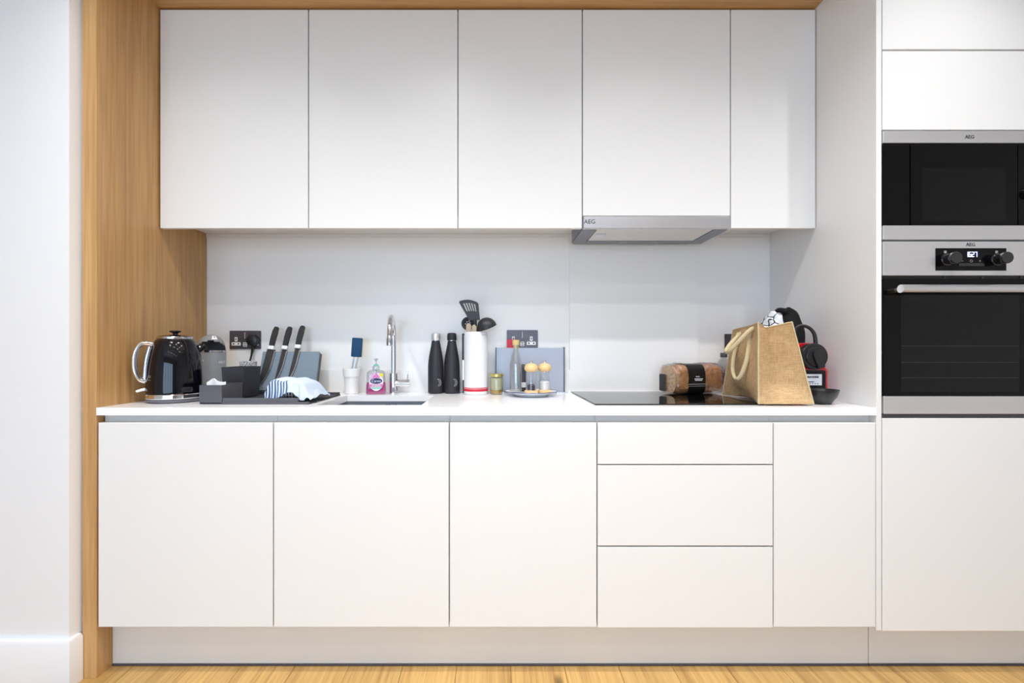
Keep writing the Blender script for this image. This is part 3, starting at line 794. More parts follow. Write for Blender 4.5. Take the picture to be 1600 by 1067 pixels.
# ---- drying tray
TY0, TY1 = 1.652, 1.985
tx0, tx1 = X(312, TY0), X(483, TY0)
txb = X(517, TY1)
t = thing('drying_tray', 'dark grey draining tray with a raised end box on the worktop', 'tray', ((tx0 + tx1) / 2, (TY0 + TY1) / 2, ZC))
part('floor_plate', B(tx0, tx1, TY0, TY1, ZC + 0.0005, ZC + 0.006, bev=0.001), 'tray_dark', t, True)
part('front_rim', B(X(347, TY0) + 0.0005, X(466, TY0), TY0, TY0 + 0.008, ZC + 0.0062, ZC + 0.022, bev=0.002), 'tray_grey', t, True)
part('front_lip', B(X(347, TY0) + 0.0005, tx1, TY0 - 0.003, TY0 - 0.0002, ZC + 0.0005, ZC + 0.009, bev=0.0008), 'tray_grey', t, True)
part('back_rim', B(X(347, TY0) + 0.0005, tx1, TY1 - 0.006, TY1, ZC + 0.0062, ZC + 0.014, bev=0.001), 'tray_grey', t, True)
bm = bmesh.new()
ex1 = X(347, TY0)
zt = ZC + 0.069
box(bm, tx0, ex1, TY0 - 0.002, TY0 + 0.003, ZC + 0.0062, zt); box(bm, tx0, ex1, TY0 + 0.133, TY0 + 0.136, ZC + 0.0062, zt)
box(bm, tx0, tx0 + 0.003, TY0 + 0.003, TY0 + 0.133, ZC + 0.0062, zt); box(bm, ex1 - 0.003, ex1, TY0 + 0.003, TY0 + 0.133, ZC + 0.0062, zt)
part('end_box', bm, 'tray_grey', t, True)
for k in range(14):
    yy = TY0 + 0.012 + k * (TY1 - TY0 - 0.03) / 13
    part('edge_tooth', B(tx1 - 0.0002, tx1 + 0.004, yy, yy + 0.011, ZC + 0.0005, ZC + 0.006), 'tray_dark', t, True)
for k in range(9):
    xx = X(352, TY0) + 0.012 + k * (tx1 - X(352, TY0) - 0.03) / 8
    part('drain_rib', B(xx, xx + 0.004, TY0 + 0.02, TY1 - 0.02, ZC + 0.006, ZC + 0.0075), 'tray_grey', t, True)
# white folded paper in the end box
bm = bmesh.new()
def paper(u, v):
    x = tx0 + 0.006 + u * (ex1 - tx0 - 0.012)
    top = 0.083 if u < 0.45 else 0.083 - 0.012 * math.sin((u - 0.45) / 0.55 * PI * 0.62)
    top -= 0.014 * max(0, 0.3 - u) / 0.3
    return (x, TY0 + 0.03 + 0.006 * math.sin(u * 7), ZC + 0.008 + v * top)
solo('paper_towel', thick(grid(bm, paper, 16, 6), 0.004), 'white_paper', 'white folded paper standing in the end box of the tray', 'paper')

# ---- cutlery caddy
t = thing('cutlery_caddy', 'matt black box caddy with tapered sides standing on the tray', 'caddy', (-1.0215, 1.860, ZC + 0.0078))
def tub(w0, w1, d0, d1, h, th):
    bm = bmesh.new()
    def ring(w, d, z): return [bm.verts.new((x, y, z)) for x, y in ((-w, -d), (w, -d), (w, d), (-w, d))]
    r = [ring(w0, d0, 0), ring(w1, d1, h), ring(w1 - th, d1 - th, h), ring(w0 - th, d0 - th, th)]
    for a, b in zip(r, r[1:]):
        for i in range(4): bm.faces.new((a[i], a[(i + 1) % 4], b[(i + 1) % 4], b[i]))
    bm.faces.new(list(reversed(r[0]))); bm.faces.new(r[-1])
    return bm
part('body', tub(0.0385, 0.0435, 0.060, 0.0665, 0.121, 0.003), 'caddy_black', t)
part('divider', B(-0.040, 0.040, -0.002, 0.002, 0.0035, 0.112), 'caddy_black', t)

# ---- speckled tumbler
bm = LT([(0.028, 0.0005), (0.030, 0.003), (0.0335, 0.140), (0.0315, 0.141), (0.028, 0.005)], n=36, c=(X(388, 1.963), 1.963, ZC + 0.0078))
solo('tumbler', bm, 'speckled', 'speckled white tumbler behind the black caddy', 'tumbler')

# ---- knife block and knives
KA = R(-18)
KX0, KX1 = -1.043, -0.786
t = thing('knife_block', 'slate blue leaning knife block on a dark foot', 'knife block', ((KX0 + KX1) / 2, 2.0, ZC))
hw = (KX1 - KX0) / 2
part('foot', B(-hw, hw + 0.012, 0.004, 0.125, 0.0005, 0.0145, bev=0.002), 'tray_dark', t)
Mk = Matrix.Translation((0, 0.012, 0.0155)) @ Matrix.Rotation(KA, 4, 'X')
def onblock(bm):
    bmesh.ops.transform(bm, matrix=Mk, verts=bm.verts[:]); return bm
part('face', onblock(B(-hw, hw, 0.003, 0.012, 0.004, 0.184, bev=0.0015)), 'slate_blue', t)
part('core', onblock(B(-hw + 0.002, hw + 0.001, 0.012, 0.034, 0.004, 0.180, bev=0.001)), 'slate_side', t)
kn = [(-0.992, 0.300, 0.0195, 'widest black-handled knife, left on the slate block', 0.185),
      (-0.931, 0.300, 0.012, 'slim black-handled knife in the middle of the slate block', 0.165),
      (-0.873, 0.305, 0.012, 'slim black-handled knife, right on the slate block', 0.165)]
Wk = Matrix.Translation(((KX0 + KX1) / 2, 2.0, ZC)) @ Mk
for xk, top, bw, lb, bl in kn:
    Ml = Wk @ Matrix.Translation((xk - (KX0 + KX1) / 2, 0.0, top)) @ Matrix.Rotation(R(5.5), 4, 'Y')
    loc = Ml.to_translation(); rot = Ml.to_euler()
    k = thing('kitchen_knife', lb, 'knife', loc, tuple(rot), group='knives on the block')
    hpoly = [(-0.010, -0.004), (-0.006, 0.0), (0.008, -0.001), (0.0105, -0.006), (0.010, -0.030), (0.0085, -0.055), (0.006, -0.076), (0.010, -0.088), (0.0105, -0.094), (-0.0125, -0.094), (-0.0125, -0.080), (-0.0135, -0.05), (-0.0125, -0.02)]
    bm = PR(hpoly, -0.012, 0.002); bmesh.ops.bevel(bm, geom=[e for e in bm.edges], offset=0.002, segments=2, affect='EDGES')
    part('handle', bm, 'knife_grip', k, angle=50)
    part('collar', B(-0.0138, 0.0124, -0.0126, 0.002, -0.110, -0.0925, bev=0.0025, seg=2), 'knife_collar', k)
    L_ = bl
    bp = [(-bw, -0.1085), (bw, -0.1085)]
    ed = []
    for i in range(11):
        f = i / 10; ed.append((bw * (1 - 0.15 * f) if f < 0.35 else bw * (1 - 0.0525) - (2 * bw) * 0.95 * ((f - 0.35) / 0.65) ** 2.0, -0.114 - (L_ - 0.006) * f))
    poly = bp + ed + [(-bw, -0.108 - L_)]
    part('blade', PR(poly, -0.003, -0.001), 'knife_blade', k)
    e2 = [(x - 0.004, z) for x, z in ed]
    bm = bmesh.new()
    for (a, b), (c_, d_) in zip(zip(ed, ed[1:]), zip(e2, e2[1:])):
        vs = [bm.verts.new((p[0], -0.0034, p[1])) for p in (a, b, d_, c_)]; bm.faces.new(vs)
    bmesh.ops.remove_doubles(bm, verts=bm.verts[:], dist=1e-6)
    part('cutting_edge', bm, 'knife_edge', k)

# ---- wire rack and tea towel
ry0, ry1 = 1.695, 1.83
rx0, rx1 = X(425, 1.72), X(466, 1.72)
t = thing('wire_rack', 'small chrome wire plate rack on the tray under the tea towel', 'rack', ((rx0 + rx1) / 2, (ry0 + ry1) / 2, ZC + 0.0078))
ztop = ZC + 0.072
for k in range(9):
    xx = rx0 + 0.006 + (rx1 - rx0 - 0.012) * k / 8
    part('wire', TB([(xx, ry0 + 0.008, ZC + 0.0125), (xx, ry0 + 0.008, ztop - 0.018), (xx, ry0 + 0.022, ztop), (xx, ry1 - 0.022, ztop), (xx, ry1 - 0.008, ztop - 0.018), (xx, ry1 - 0.008, ZC + 0.0125)], 0.0019, n=8, k=5), 'chrome_soft', t, True)
for yy in (ry0 + 0.008, ry1 - 0.008):
    part('base_rail', TB([(rx0, yy, ZC + 0.0103), (rx1, yy, ZC + 0.0103)], 0.0024, n=8, smooth=False), 'chrome_soft', t, True)
bm = bmesh.new()
def towel(u, v):
    # u along x, v from back hem over the top to the front hem
    xl, xr = X(411.5, 1.69), X(497, 1.72)
    x = xl + (xr - xl) * u
    H = 0.080 * (1 - max(0, (0.16 - u) / 0.16) ** 2 * 0.85)
    if u > 0.66: H *= 1 - 0.80 * ((u - 0.66) / 0.34) ** 1.35
    H += 0.003 * math.sin(u * 23 + v * 4) + (0.005 * noise.noise(Vector((u * 9, v * 5, 1.3))) if u > 0.45 else 0)
    hs = [(0, 0.003), (0.2, 0.004), (0.36, 0.016), (0.46, 0.030), (0.56, 0.032), (0.64, 0.022), (0.76, 0.003), (0.82, 0.002), (0.88, 0.014), (0.93, 0.006), (1.0, 0.016)]
    for (ua, ha), (ub, hb_) in zip(hs, hs[1:]):
        if ua <= u <= ub: hem = ha + (hb_ - ha) * (u - ua) / (ub - ua)
    hem = min(hem, H - 0.004)
    yb, yf = ry1 + 0.006, ry0 - 0.006
    if u > 0.64: yf -= 0.010 * math.sin((u - 0.64) / 0.36 * PI)
    fold = 0.0035 * math.sin(u * 6.2832 * 9)
    if v < 0.25:
        q = v / 0.25; y = yb + 0.006 * (1 - q); z = 0.01 + (H - 0.02) * q
    elif v < 0.62:
        q = (v - 0.25) / 0.37; y = yb + (yf - yb) * q; z = H - 0.010 + 0.010 * math.sin(q * PI) ** 0.6
    else:
        q = (v - 0.62) / 0.38; y = yf - 0.010 * q + fold * q; z = H - 0.010 + (hem - (H - 0.010)) * q
    if u > 0.93: z += 0.003 * math.sin(v * 30)
    return (x + 0.002 * math.sin(v * 9), y, ZC + 0.0095 + max(z, 0.0015))
grid(bm, towel, 72, 40, uvs=True)
solo('tea_towel', thick(bm, 0.0012), 'towel_stripe', 'blue and white striped tea towel draped over the rack', 'towel', angle=70)

# ---- sockets
def socket(pxc, pyc, label, plug=None):
    y = YW - 0.0005
    cx, cz = X(pxc, YW), Z(pyc, YW)
    t = thing('power_socket', label, 'socket', (cx, y, cz - 0.043), group='double sockets on the back wall')
    o = 0.043
    bm = PR(rrect(-0.073, 0.073, 0.0, 0.086, 0.004), -0.005, 0); part('plate', bm, 'socket_plate', t)
    for sx in (-0.042, 0.042):
        q = part('outlet', PR(rrect(sx - 0.021, sx + 0.021, 0.0165, 0.0315, 0.002), -0.0062, -0.005), 'socket_white', t)
        part('outlet', PR(rrect(sx - 0.0065, sx + 0.0065, 0.036, 0.056, 0.002), -0.0062, -0.005), 'socket_white', t)
        for hx_, hz_, a, b in ((-0.0115, 0.024, 0.0035, 0.003), (0.0115, 0.024, 0.0035, 0.003), (0, 0.046, 0.002, 0.0045)):
            part('pin_hole', PR(rrect(sx + hx_ - a, sx + hx_ + a, hz_ - b, hz_ + b, 0.0005), -0.0068, -0.0062), 'hole_black', t)
    for sx in (-0.0095, 0.0095):
        s_ = part('rocker_switch', PR(rrect(sx - 0.0085, sx + 0.0085, 0.050, 0.076, 0.003), -0.008, -0.005), 'socket_plate', t)
    part('switch_gap', PR(rrect(-0.001, 0.001, 0.049, 0.077, 0.0005), -0.0082, -0.005), 'socket_white', t)
    part('usb_port', PR(rrect(-0.009, 0.009, 0.011, 0.031, 0.003), -0.0062, -0.005), 'socket_white', t)
    for dz in (0.016, 0.0255): part('usb_slot', PR(rrect(-0.006, 0.006, dz - 0.002, dz + 0.002, 0.0005), -0.0068, -0.0062), 'hole_black', t)
    return cx, y, cz
sx_, sy_, sz_ = socket(384, 531, 'dark metal double socket with black plug behind the caddy')
socket(816, 530, 'dark metal double socket partly hidden behind the grey board')
socket(1156, 536, 'dark metal double socket hidden behind the jute bag')
px_ = sx_ + 0.042
t = thing('power_plug', 'black round power plug with cord in the left socket', 'plug', (px_, sy_ - 0.0072, sz_ - 0.043))
part('plug_body', LT([(0.027, 0), (0.027, 0.016), (0.024, 0.024), (0.015, 0.027)], n=32, M=Matrix.Translation((0.0, 0, 0.040)) @ Matrix.Rotation(R(90), 4, 'X')), 'black_plastic', t)
part('cord', TB([(0.001, -0.012, 0.024), (0.0, -0.013, 0.0), (-0.004, -0.014, -0.03), (-0.010, -0.018, -0.06), (-0.02, -0.022, -0.09), (-0.035, -0.022, -0.115)], [0.009, 0.006, 0.0042, 0.0042, 0.0042, 0.0042], n=10), 'black_plastic', t)
t = thing('red_plug', 'small red plug in the socket behind the glass bottle', 'plug', (X(799, 2.13), YW - 0.0075, Z(545, YW)))
bm = PR(rrect(-0.021, 0.021, 0.0, 0.043, 0.003), -0.024, 0)
bmesh.ops.bevel(bm, geom=bm.edges[:], offset=0.0015, segments=1, affect='EDGES')
part('casing', bm, 'red_plug', t)

# ---- beaker with dish brush
bx_, by_ = X(549.5, 2.065), 2.065
t = thing('beaker', 'white ceramic beaker holding the sponge brush', 'beaker', (bx_, by_, ZC))
part('body', LT([(0.027, 0.0005), (0.029, 0.003), (0.0325, 0.076), (0.0365, 0.077), (0.0385, 0.112), (0.0365, 0.1135), (0.034, 0.08), (0.028, 0.006)], n=44), 'white_ceramic', t)
t = thing('dish_brush', 'washing-up sponge with blue scourer on a clear handle in the beaker', 'dish sponge', (bx_, by_, ZC + 0.008), (R(-3), R(3.5), R(8)))
part('handle', TB([(-0.004, 0, 0.0), (0.0, 0, 0.07), (0.004, 0, 0.12), (0.010, 0, 0.165)], [0.011, 0.011, 0.011, 0.013], n=14, flat=0.5, side=(1, 0, 0)), 'plastic_clear', t)
bm = B(-0.012, 0.034, -0.020, -0.006, 0.158, 0.244, bev=0.004, seg=2); part('scourer', bm, 'sponge_blue', t)
bm = B(-0.013, 0.033, -0.0058, 0.016, 0.158, 0.244, bev=0.004, seg=2); part('sponge', bm, 'sponge_yellow', t)

# ---- pink soap
t = thing('soap_bottle', 'pink hand soap pump bottle with oval navy label beside the tap', 'soap bottle', (X(587.5, 2.045), 2.045, ZC), (0, 0, R(14)))
def sup(w, d, n=40, e=0.5):
    out = []
    for i in range(n):
        a = 2 * PI * i / n; c, s = math.cos(a), math.sin(a)
        out.append((w * math.copysign(abs(c) ** e, c), d * math.copysign(abs(s) ** e, s)))
    return out
def loftsup(levels, e=0.5, n=40):
    bm = bmesh.new(); rings = []
    for w_, d_, z_ in levels: rings.append([bm.verts.new((x, y, z_)) for x, y in sup(w_, d_, n, e)])
    for a, b in zip(rings, rings[1:]):
        for i in range(n): bm.faces.new((a[i], a[(i + 1) % n], b[(i + 1) % n], b[i]))
    bm.faces.new(list(reversed(rings[0]))); bm.faces.new(rings[-1])
    return bm
part('shell', loftsup([(0.042, 0.025, 0.0005), (0.0445, 0.027, 0.004), (0.0435, 0.027, 0.03), (0.0405, 0.026, 0.06), (0.040, 0.026, 0.085), (0.0385, 0.025, 0.098), (0.030, 0.021, 0.105), (0.014, 0.014, 0.109)]), 'plastic_clear', t, angle=60)
part('soap', loftsup([(0.0405, 0.0235, 0.002), (0.0428, 0.0252, 0.006), (0.0418, 0.0252, 0.03), (0.0395, 0.0246, 0.052)]), 'soap_pink', t, angle=60)
yl = -0.0276
lb = part('label', PR(ell(0.001, 0.056, 0.030, 0.040), yl - 0.0004, yl), 'soap_label_white', t)
part('label_drop', PR([(0.001, 0.098), (0.012, 0.083), (0.019, 0.073), (-0.017, 0.073), (-0.010, 0.082)], yl - 0.0008, yl - 0.0004), 'soap_label_pink', lb)
for q in range(3): part('label_ray', PR([(-0.027 + q * 0.003, 0.066 + 0.008 * q), (-0.012 + q * 0.003, 0.074 + 0.008 * q), (-0.013 + q * 0.003, 0.0775 + 0.008 * q), (-0.0265 + q * 0.003, 0.069 + 0.008 * q)], yl - 0.0009, yl - 0.0004), 'soap_label_pink', lb)
part('label_band', PR([(-0.028, 0.046), (0.029, 0.046), (0.0265, 0.034), (-0.0245, 0.034)], yl - 0.0008, yl - 0.0004), 'soap_label_pink', lb)
part('label_foot', PR([(-0.022, 0.0325), (0.024, 0.0325), (0.018, 0.0245), (-0.015, 0.0245)], yl - 0.0008, yl - 0.0004), 'soap_green', lb)
part('label_oval', PR(ell(0.001, 0.060, 0.026, 0.0125), yl - 0.0012, yl - 0.0004), 'soap_navy', lb)
part('lettering', mv(text('Carex', 0.0165, 0.0003), 0.001, yl - 0.0015, 0.0595), 'print_white', lb)
for q in range(2): part('label_lines', PR([(-0.018, 0.0365 + 0.005 * q), (0.019, 0.0365 + 0.005 * q), (0.019, 0.0385 + 0.005 * q), (-0.018, 0.0385 + 0.005 * q)], yl - 0.0011, yl - 0.0008), 'print_white', lb)
part('label_sun', PR([(0.0235 + (0.0095 if i % 2 else 0.007) * math.cos(PI * i / 8), 0.086 + (0.0095 if i % 2 else 0.007) * math.sin(PI * i / 8)) for i in range(16)], yl - 0.0012, yl + 0.002), 'soap_yellow', lb)
part('collar', LT([(0.0165, 0.109), (0.0165, 0.122), (0.014, 0.125)], n=28), 'plastic_clear', t)
part('collar_ring', LT([(0.0105, 0.1255), (0.0105, 0.131), (0.006, 0.134)], n=24), 'pump_teal', t)
bm = LT([(0.004, 0.134), (0.004, 0.150), (0.009, 0.152), (0.009, 0.158)], n=20); tube(bm, [(0.0, 0, 0.155), (0.0, -0.02, 0.156), (0.0, -0.034, 0.150)], [0.006, 0.005, 0.004], n=10)
part('pump', bm, 'plastic_clear', t)
part('dip_tube', TB([(0, 0, 0.008), (0, 0, 0.112)], 0.0025, n=8, smooth=False), 'pump_teal', t)

# ---- tap
tx_, ty_ = X(615, 2.09), 2.09
t = thing('kitchen_tap', 'chrome swan-neck mixer tap with side lever behind the sink', 'tap', (tx_, ty_, ZC))
part('body', LT([(0.0265, 0.0005), (0.0265, 0.003), (0.021, 0.005), (0.0205, 0.090), (0.018, 0.093)], n=40), 'chrome', t)
tipx = X(609, 1.91) - tx_
sp_pts = [(0, 0, 0.085), (0, 0, 0.16), (0, 0, 0.25)]
for i in range(1, 13):
    a = PI * i / 12; f = (1 - math.cos(a)) / 2
    sp_pts.append((tipx * f, -0.18 * f, 0.25 + 0.089 * math.sin(a)))
sp_pts.append((tipx, -0.18, 0.232))
part('spout', TB(sp_pts, 0.0115, n=20, k=4), 'chrome', t, angle=60)
part('nozzle', lathe(bmesh.new(), [(0.011, 0.214), (0.0135, 0.216), (0.0135, 0.244), (0.0118, 0.247)], n=28, c=(tipx, -0.18, 0)), 'chrome_soft', t)
lv = part('lever_body', TB([(0.010, 0, 0.045), (0.074, 0, 0.045)], 0.0185, n=32, smooth=False), 'chrome', t)
part('lever_pin', TB([(0.062, 0, 0.060), (0.064, 0.004, 0.08), (0.0615, 0.006, 0.098)], [0.0035, 0.003, 0.0028], n=10), 'chrome', lv)

# ---- insulated bottles
def flask(px, label, cap):
    y = 2.085
    t = thing('insulated_bottle', label, 'bottle', (X(px, y), y, ZC), group='black insulated bottles')
    part('body', LT([(0.030, 0.0005), (0.0345, 0.003), (0.0355, 0.008), (0.0355, 0.120), (0.0345, 0.140), (0.031, 0.168), (0.0255, 0.197), (0.021, 0.222), (0.0190, 0.234), (0.0190, 0.238)], n=48), 'bottle_black', t, angle=60)
    part('neck_ring', LT([(0.0185, 0.238), (0.0185, 0.2405)], n=36), 'chrome_soft', t)
    part('cap', LT([(0.0205, 0.2405), (0.0215, 0.242), (0.0215, 0.262), (0.0200, 0.2705), (0.015, 0.274)], n=40), cap, t)
    az = math.atan2(-y, -X(px, y)) + R(22)
    bm = bmesh.new()
    outer = [(0.0 + 0.0105 * math.cos(R(a)), 0.050 + 0.0155 * math.sin(R(a))) for a in range(-115, 116, 10)]
    tube(bm, [(x, -0.0004, z) for x, z in outer], [0.0004, 0.0011, 0.0011, 0.0004], n=6, smooth=False)
    inner = [(-0.004 + 0.0065 * math.cos(R(a)), 0.050 + 0.0125 * math.sin(R(a))) for a in range(-95, 96, 12)]
    tube(bm, [(x, -0.0004, z) for x, z in inner], [0.0004, 0.0010, 0.0010, 0.0004], n=6, smooth=False)
    tube(bm, [(-0.007, -0.0004, 0.0645), (-0.003, -0.0004, 0.0668)], 0.0013, n=6, smooth=False)
    part('logo', wrap(bm, 0.0355, az), 'logo_grey', t)
flask(681, 'black insulated bottle with a brushed steel cap', 'steel')
flask(706, 'black insulated bottle with a matching black cap', 'bottle_black')

# ---- utensil canister and utensils
cx_, cy_ = X(743.5, 2.05), 2.05
t = thing('utensil_canister', 'tall white canister with a red band holding kitchen utensils', 'canister', (cx_, cy_, ZC))
part('body', LT([(0.0515, 0.0005), (0.0535, 0.002), (0.0535, 0.020), (0.0535, 0.032), (0.0535, 0.262), (0.0515, 0.263), (0.0515, 0.276), (0.0495, 0.277), (0.0495, 0.006)], n=56), 'canister_white', t)
part('band', LT([(0.0536, 0.0145), (0.0545, 0.0155), (0.0545, 0.0245), (0.0536, 0.0255)], n=56, cap0=False, cap1=False), 'band_red', t)
part('band', LT([(0.0536, 0.0275), (0.0543, 0.028), (0.0543, 0.031), (0.0536, 0.0315)], n=56, cap0=False, cap1=False), 'band_red', t)
# slotted turner
yt = 2.045
t = thing('slotted_turner', 'black nylon slotted turner standing in the canister', 'turner', (cx_, cy_, ZC + 0.01))
def W(px, py): return (X(px, yt) - cx_, Z(py, yt) - ZC - 0.01)
TL, TR_, BL, BR = W(716.5, 471), W(747.5, 473), W(733, 500), W(750, 500)
def trap(u, v):
    a = (TL[0] + (TR_[0] - TL[0]) * u, TL[1] + (TR_[1] - TL[1]) * u + 0.010 * math.sin(PI * u)); b = (BL[0] + (BR[0] - BL[0]) * u, BL[1] + (BR[1] - BL[1]) * u)
    return (a[0] + (b[0] - a[0]) * v, a[1] + (b[1] - a[1]) * v)
us = [0, 0.05, 0.16]
for k in range(5): us += [0.16 + 0.145 * k + 0.07, 0.16 + 0.145 * (k + 1)] if k < 4 else [0.16 + 0.145 * k + 0.07]
us += [0.92, 1.0]
us = sorted(set(round(u, 4) for u in us))
vs_ = [0, 0.06, 0.16, 0.55, 0.75, 1.0]
bm = bmesh.new()
VV = [[bm.verts.new((trap(u, v)[0], -0.012 + 0.010 * v, trap(u, v)[1])) for v in vs_] for u in us]
slot_starts = [round(0.16 + 0.145 * k, 4) for k in range(5)]
for i in range(len(us) - 1):
    for j in range(len(vs_) - 1):
        if vs_[j] == 0.16 and us[i] in slot_starts: continue
        if j == 0 and i in (0, len(us) - 2):
            vs3 = (VV[i][1], VV[i + 1][1], VV[i + 1][0]) if i == 0 else (VV[i][0], VV[i][1], VV[i + 1][1])
            bm.faces.new(vs3); continue
        bm.faces.new((VV[i][j], VV[i + 1][j], VV[i + 1][j + 1], VV[i][j + 1]))
for v in [v for v in bm.verts if not v.link_faces]: bm.verts.remove(v)
part('head', thick(bm, 0.003), 'nylon_black', t)
hb = ((BL[0] + BR[0]) / 2, (BL[1] + BR[1]) / 2)
part('handle', TB([(hb[0], 0.000, hb[1] + 0.006), (hb[0] + 0.004, 0.002, hb[1] - 0.05), (0.012, 0.005, 0.12), (0.006, 0.010, 0.0)], [0.010, 0.007, 0.008, 0.009], n=12, flat=0.7, side=(1, 0, 0)), 'nylon_black', t)
# ladle
t = thing('ladle', 'black nylon soup ladle hanging over the canister rim', 'ladle', (cx_, cy_, ZC + 0.01))
bm = bmesh.new(); n = 32; prof = []
for i in range(9):
    a = PI / 2 * i / 8; prof.append((0.045 * math.sin(a) if i else 0.002, 0.046 * math.cos(a)))
for i in range(8, -1, -1):
    a = PI / 2 * i / 8; prof.append((0.042 * math.sin(a) if i else 0.002, 0.043 * math.cos(a)))
lathe(bm, prof, n=n)
lx_, lz_ = X(761, 2.03) - cx_, Z(512, 2.03) - ZC - 0.01
mv(bm, lx_, -0.018, lz_, ry=-20, rx=12)
part('bowl', bm, 'nylon_black', t, angle=60)
part('handle', TB([(lx_ - 0.036, -0.014, lz_ + 0.0), (lx_ - 0.045, -0.010, lz_ - 0.03), (0.006, -0.008, 0.15), (-0.012, 0.0, 0.0)], [0.010, 0.008, 0.008, 0.008], n=12, flat=0.7), 'nylon_black', t)
# serving spoon behind
t = thing('serving_spoon', 'black nylon slotted spoon behind the turner in the canister', 'spoon', (cx_, cy_, ZC + 0.01))
bm = bmesh.new(); prof = [(0.002, 0.0), (0.018, 0.002), (0.028, 0.007), (0.031, 0.012), (0.029, 0.0125), (0.018, 0.005), (0.002, 0.003)]
lathe(bm, prof, n=28); mv(bm, X(731.5, 2.07) - cx_, 0.032, Z(505.5, 2.07) - ZC - 0.01, rx=90)
part('bowl', bm, 'nylon_black', t, angle=60)
bm = bmesh.new()
for dx, dz in ((-0.006, 0.008), (0.004, 0.012), (-0.012, -0.001), (-0.002, 0.0), (0.008, 0.004)):
    lathe(bm, [(0.0022, 0), (0.0022, 0.001)], n=10, M=Matrix.Translation((X(731.5, 2.07) - cx_ + dx, 0.0275, Z(505.5, 2.07) - ZC - 0.01 + dz)) @ Matrix.Rotation(R(90), 4, 'X'))
part('holes', bm, 'print_white', t)
part('handle', TB([(X(733, 2.07) - cx_, 0.026, Z(514, 2.07) - ZC - 0.01), (-0.03, 0.026, 0.18), (-0.028, 0.024, 0.0)], 0.006, n=12, flat=0.7), 'nylon_black', t)
# wooden spatulas
for (p0, p1, y0, top, lb_) in ((728.5, 736.5, 2.033, 505, 'pale wooden spatula at the left of the canister'), (737.5, 744.5, 2.020, 507, 'pale wooden spatula in the middle of the canister')):
    xa, xb = X(p0, y0), X(p1, y0); zt_ = Z(top, y0); zm = ZC + 0.284
    poly = [(xa, zm), (xa, zt_ - 0.008), (xa + 0.006, zt_ - 0.001), ((xa + xb) / 2, zt_), (xb - 0.006, zt_ - 0.002), (xb, zt_ - 0.01), (xb, zm), ((xa + xb) / 2 + 0.006, zm - 0.05), ((xa + xb) / 2 + 0.005, ZC + 0.0105), ((xa + xb) / 2 - 0.005, ZC + 0.0105), ((xa + xb) / 2 - 0.006, zm - 0.05)]
    solo('wooden_spatula', PR(list(reversed(poly)), y0 - 0.0025, y0 + 0.0025), 'spoon_wood', lb_, 'spatula', group='wooden spatulas in the canister')
# knife leaning behind the canister
xk = X(724, 2.09)
t = thing('bread_knife', 'black-handled knife standing behind the left edge of the canister', 'knife', (xk, 2.09, ZC))
part('handle', B(-0.006, 0.016, -0.004, 0.010, 0.150, 0.272, bev=0.003, seg=2), 'nylon_black', t)
part('blade', B(-0.003, 0.014, 0.002, 0.004, 0.045, 0.150), 'knife_edge', t)
part('tip_guard', B(-0.004, 0.016, 0.000, 0.006, 0.0005, 0.060, bev=0.001), 'nylon_black', t)

# ---- honey jar
t = thing('honey_jar', 'small glass jar with gold lid and a little honey left', 'jar', (X(776, 2.035), 2.035, ZC))
part('glass', LT([(0.025, 0.0005), (0.0275, 0.004), (0.0285, 0.012), (0.0285, 0.066), (0.026, 0.076), (0.025, 0.079)], n=36), 'glass_jar', t, angle=60)
part('honey', LT([(0.0245, 0.0025), (0.0268, 0.006), (0.0270, 0.019), (0.020, 0.016)], n=32), 'honey', t)
part('residue', LT([(0.0268, 0.020), (0.0268, 0.064), (0.0245, 0.074)], n=32, cap0=False, cap1=False), 'jar_residue', t)
part('lid', LT([(0.0285, 0.078), (0.0295, 0.079), (0.0295, 0.089), (0.027, 0.0915)], n=36), 'gold_lid', t)

# ---- grey board
t = thing('chopping_board', 'grey blue metallic board standing upright against the wall', 'board', (X(828, 2.12), 2.12, ZC))
bw_ = (X(880, 2.12) - X(775, 2.12)) / 2; bh_ = Z(543.5, 2.12) - ZC
part('panel', B(-bw_, bw_, -0.003, 0.004, 0.004, bh_, bev=0.001), 'board_steel', t)
part('edge', TB([(-bw_ - 0.001, 0, 0.002), (-bw_ - 0.001, 0, bh_ + 0.002)], 0.0032, n=12, smooth=False), 'board_edge', t)
part('edge', TB([(bw_ + 0.002, 0, 0.002), (bw_ + 0.002, 0, bh_ + 0.004)], 0.0042, n=12, smooth=False), 'board_edge', t)
part('foot', PR(rrect(bw_ - 0.035, bw_ + 0.018, 0.0005, 0.0045, 0.002), -0.022, 0.008), 'chrome_soft', t)
part('foot', PR(rrect(-bw_ - 0.003, -bw_ + 0.035, 0.0005, 0.0045, 0.002), -0.022, 0.008), 'chrome_soft', t)

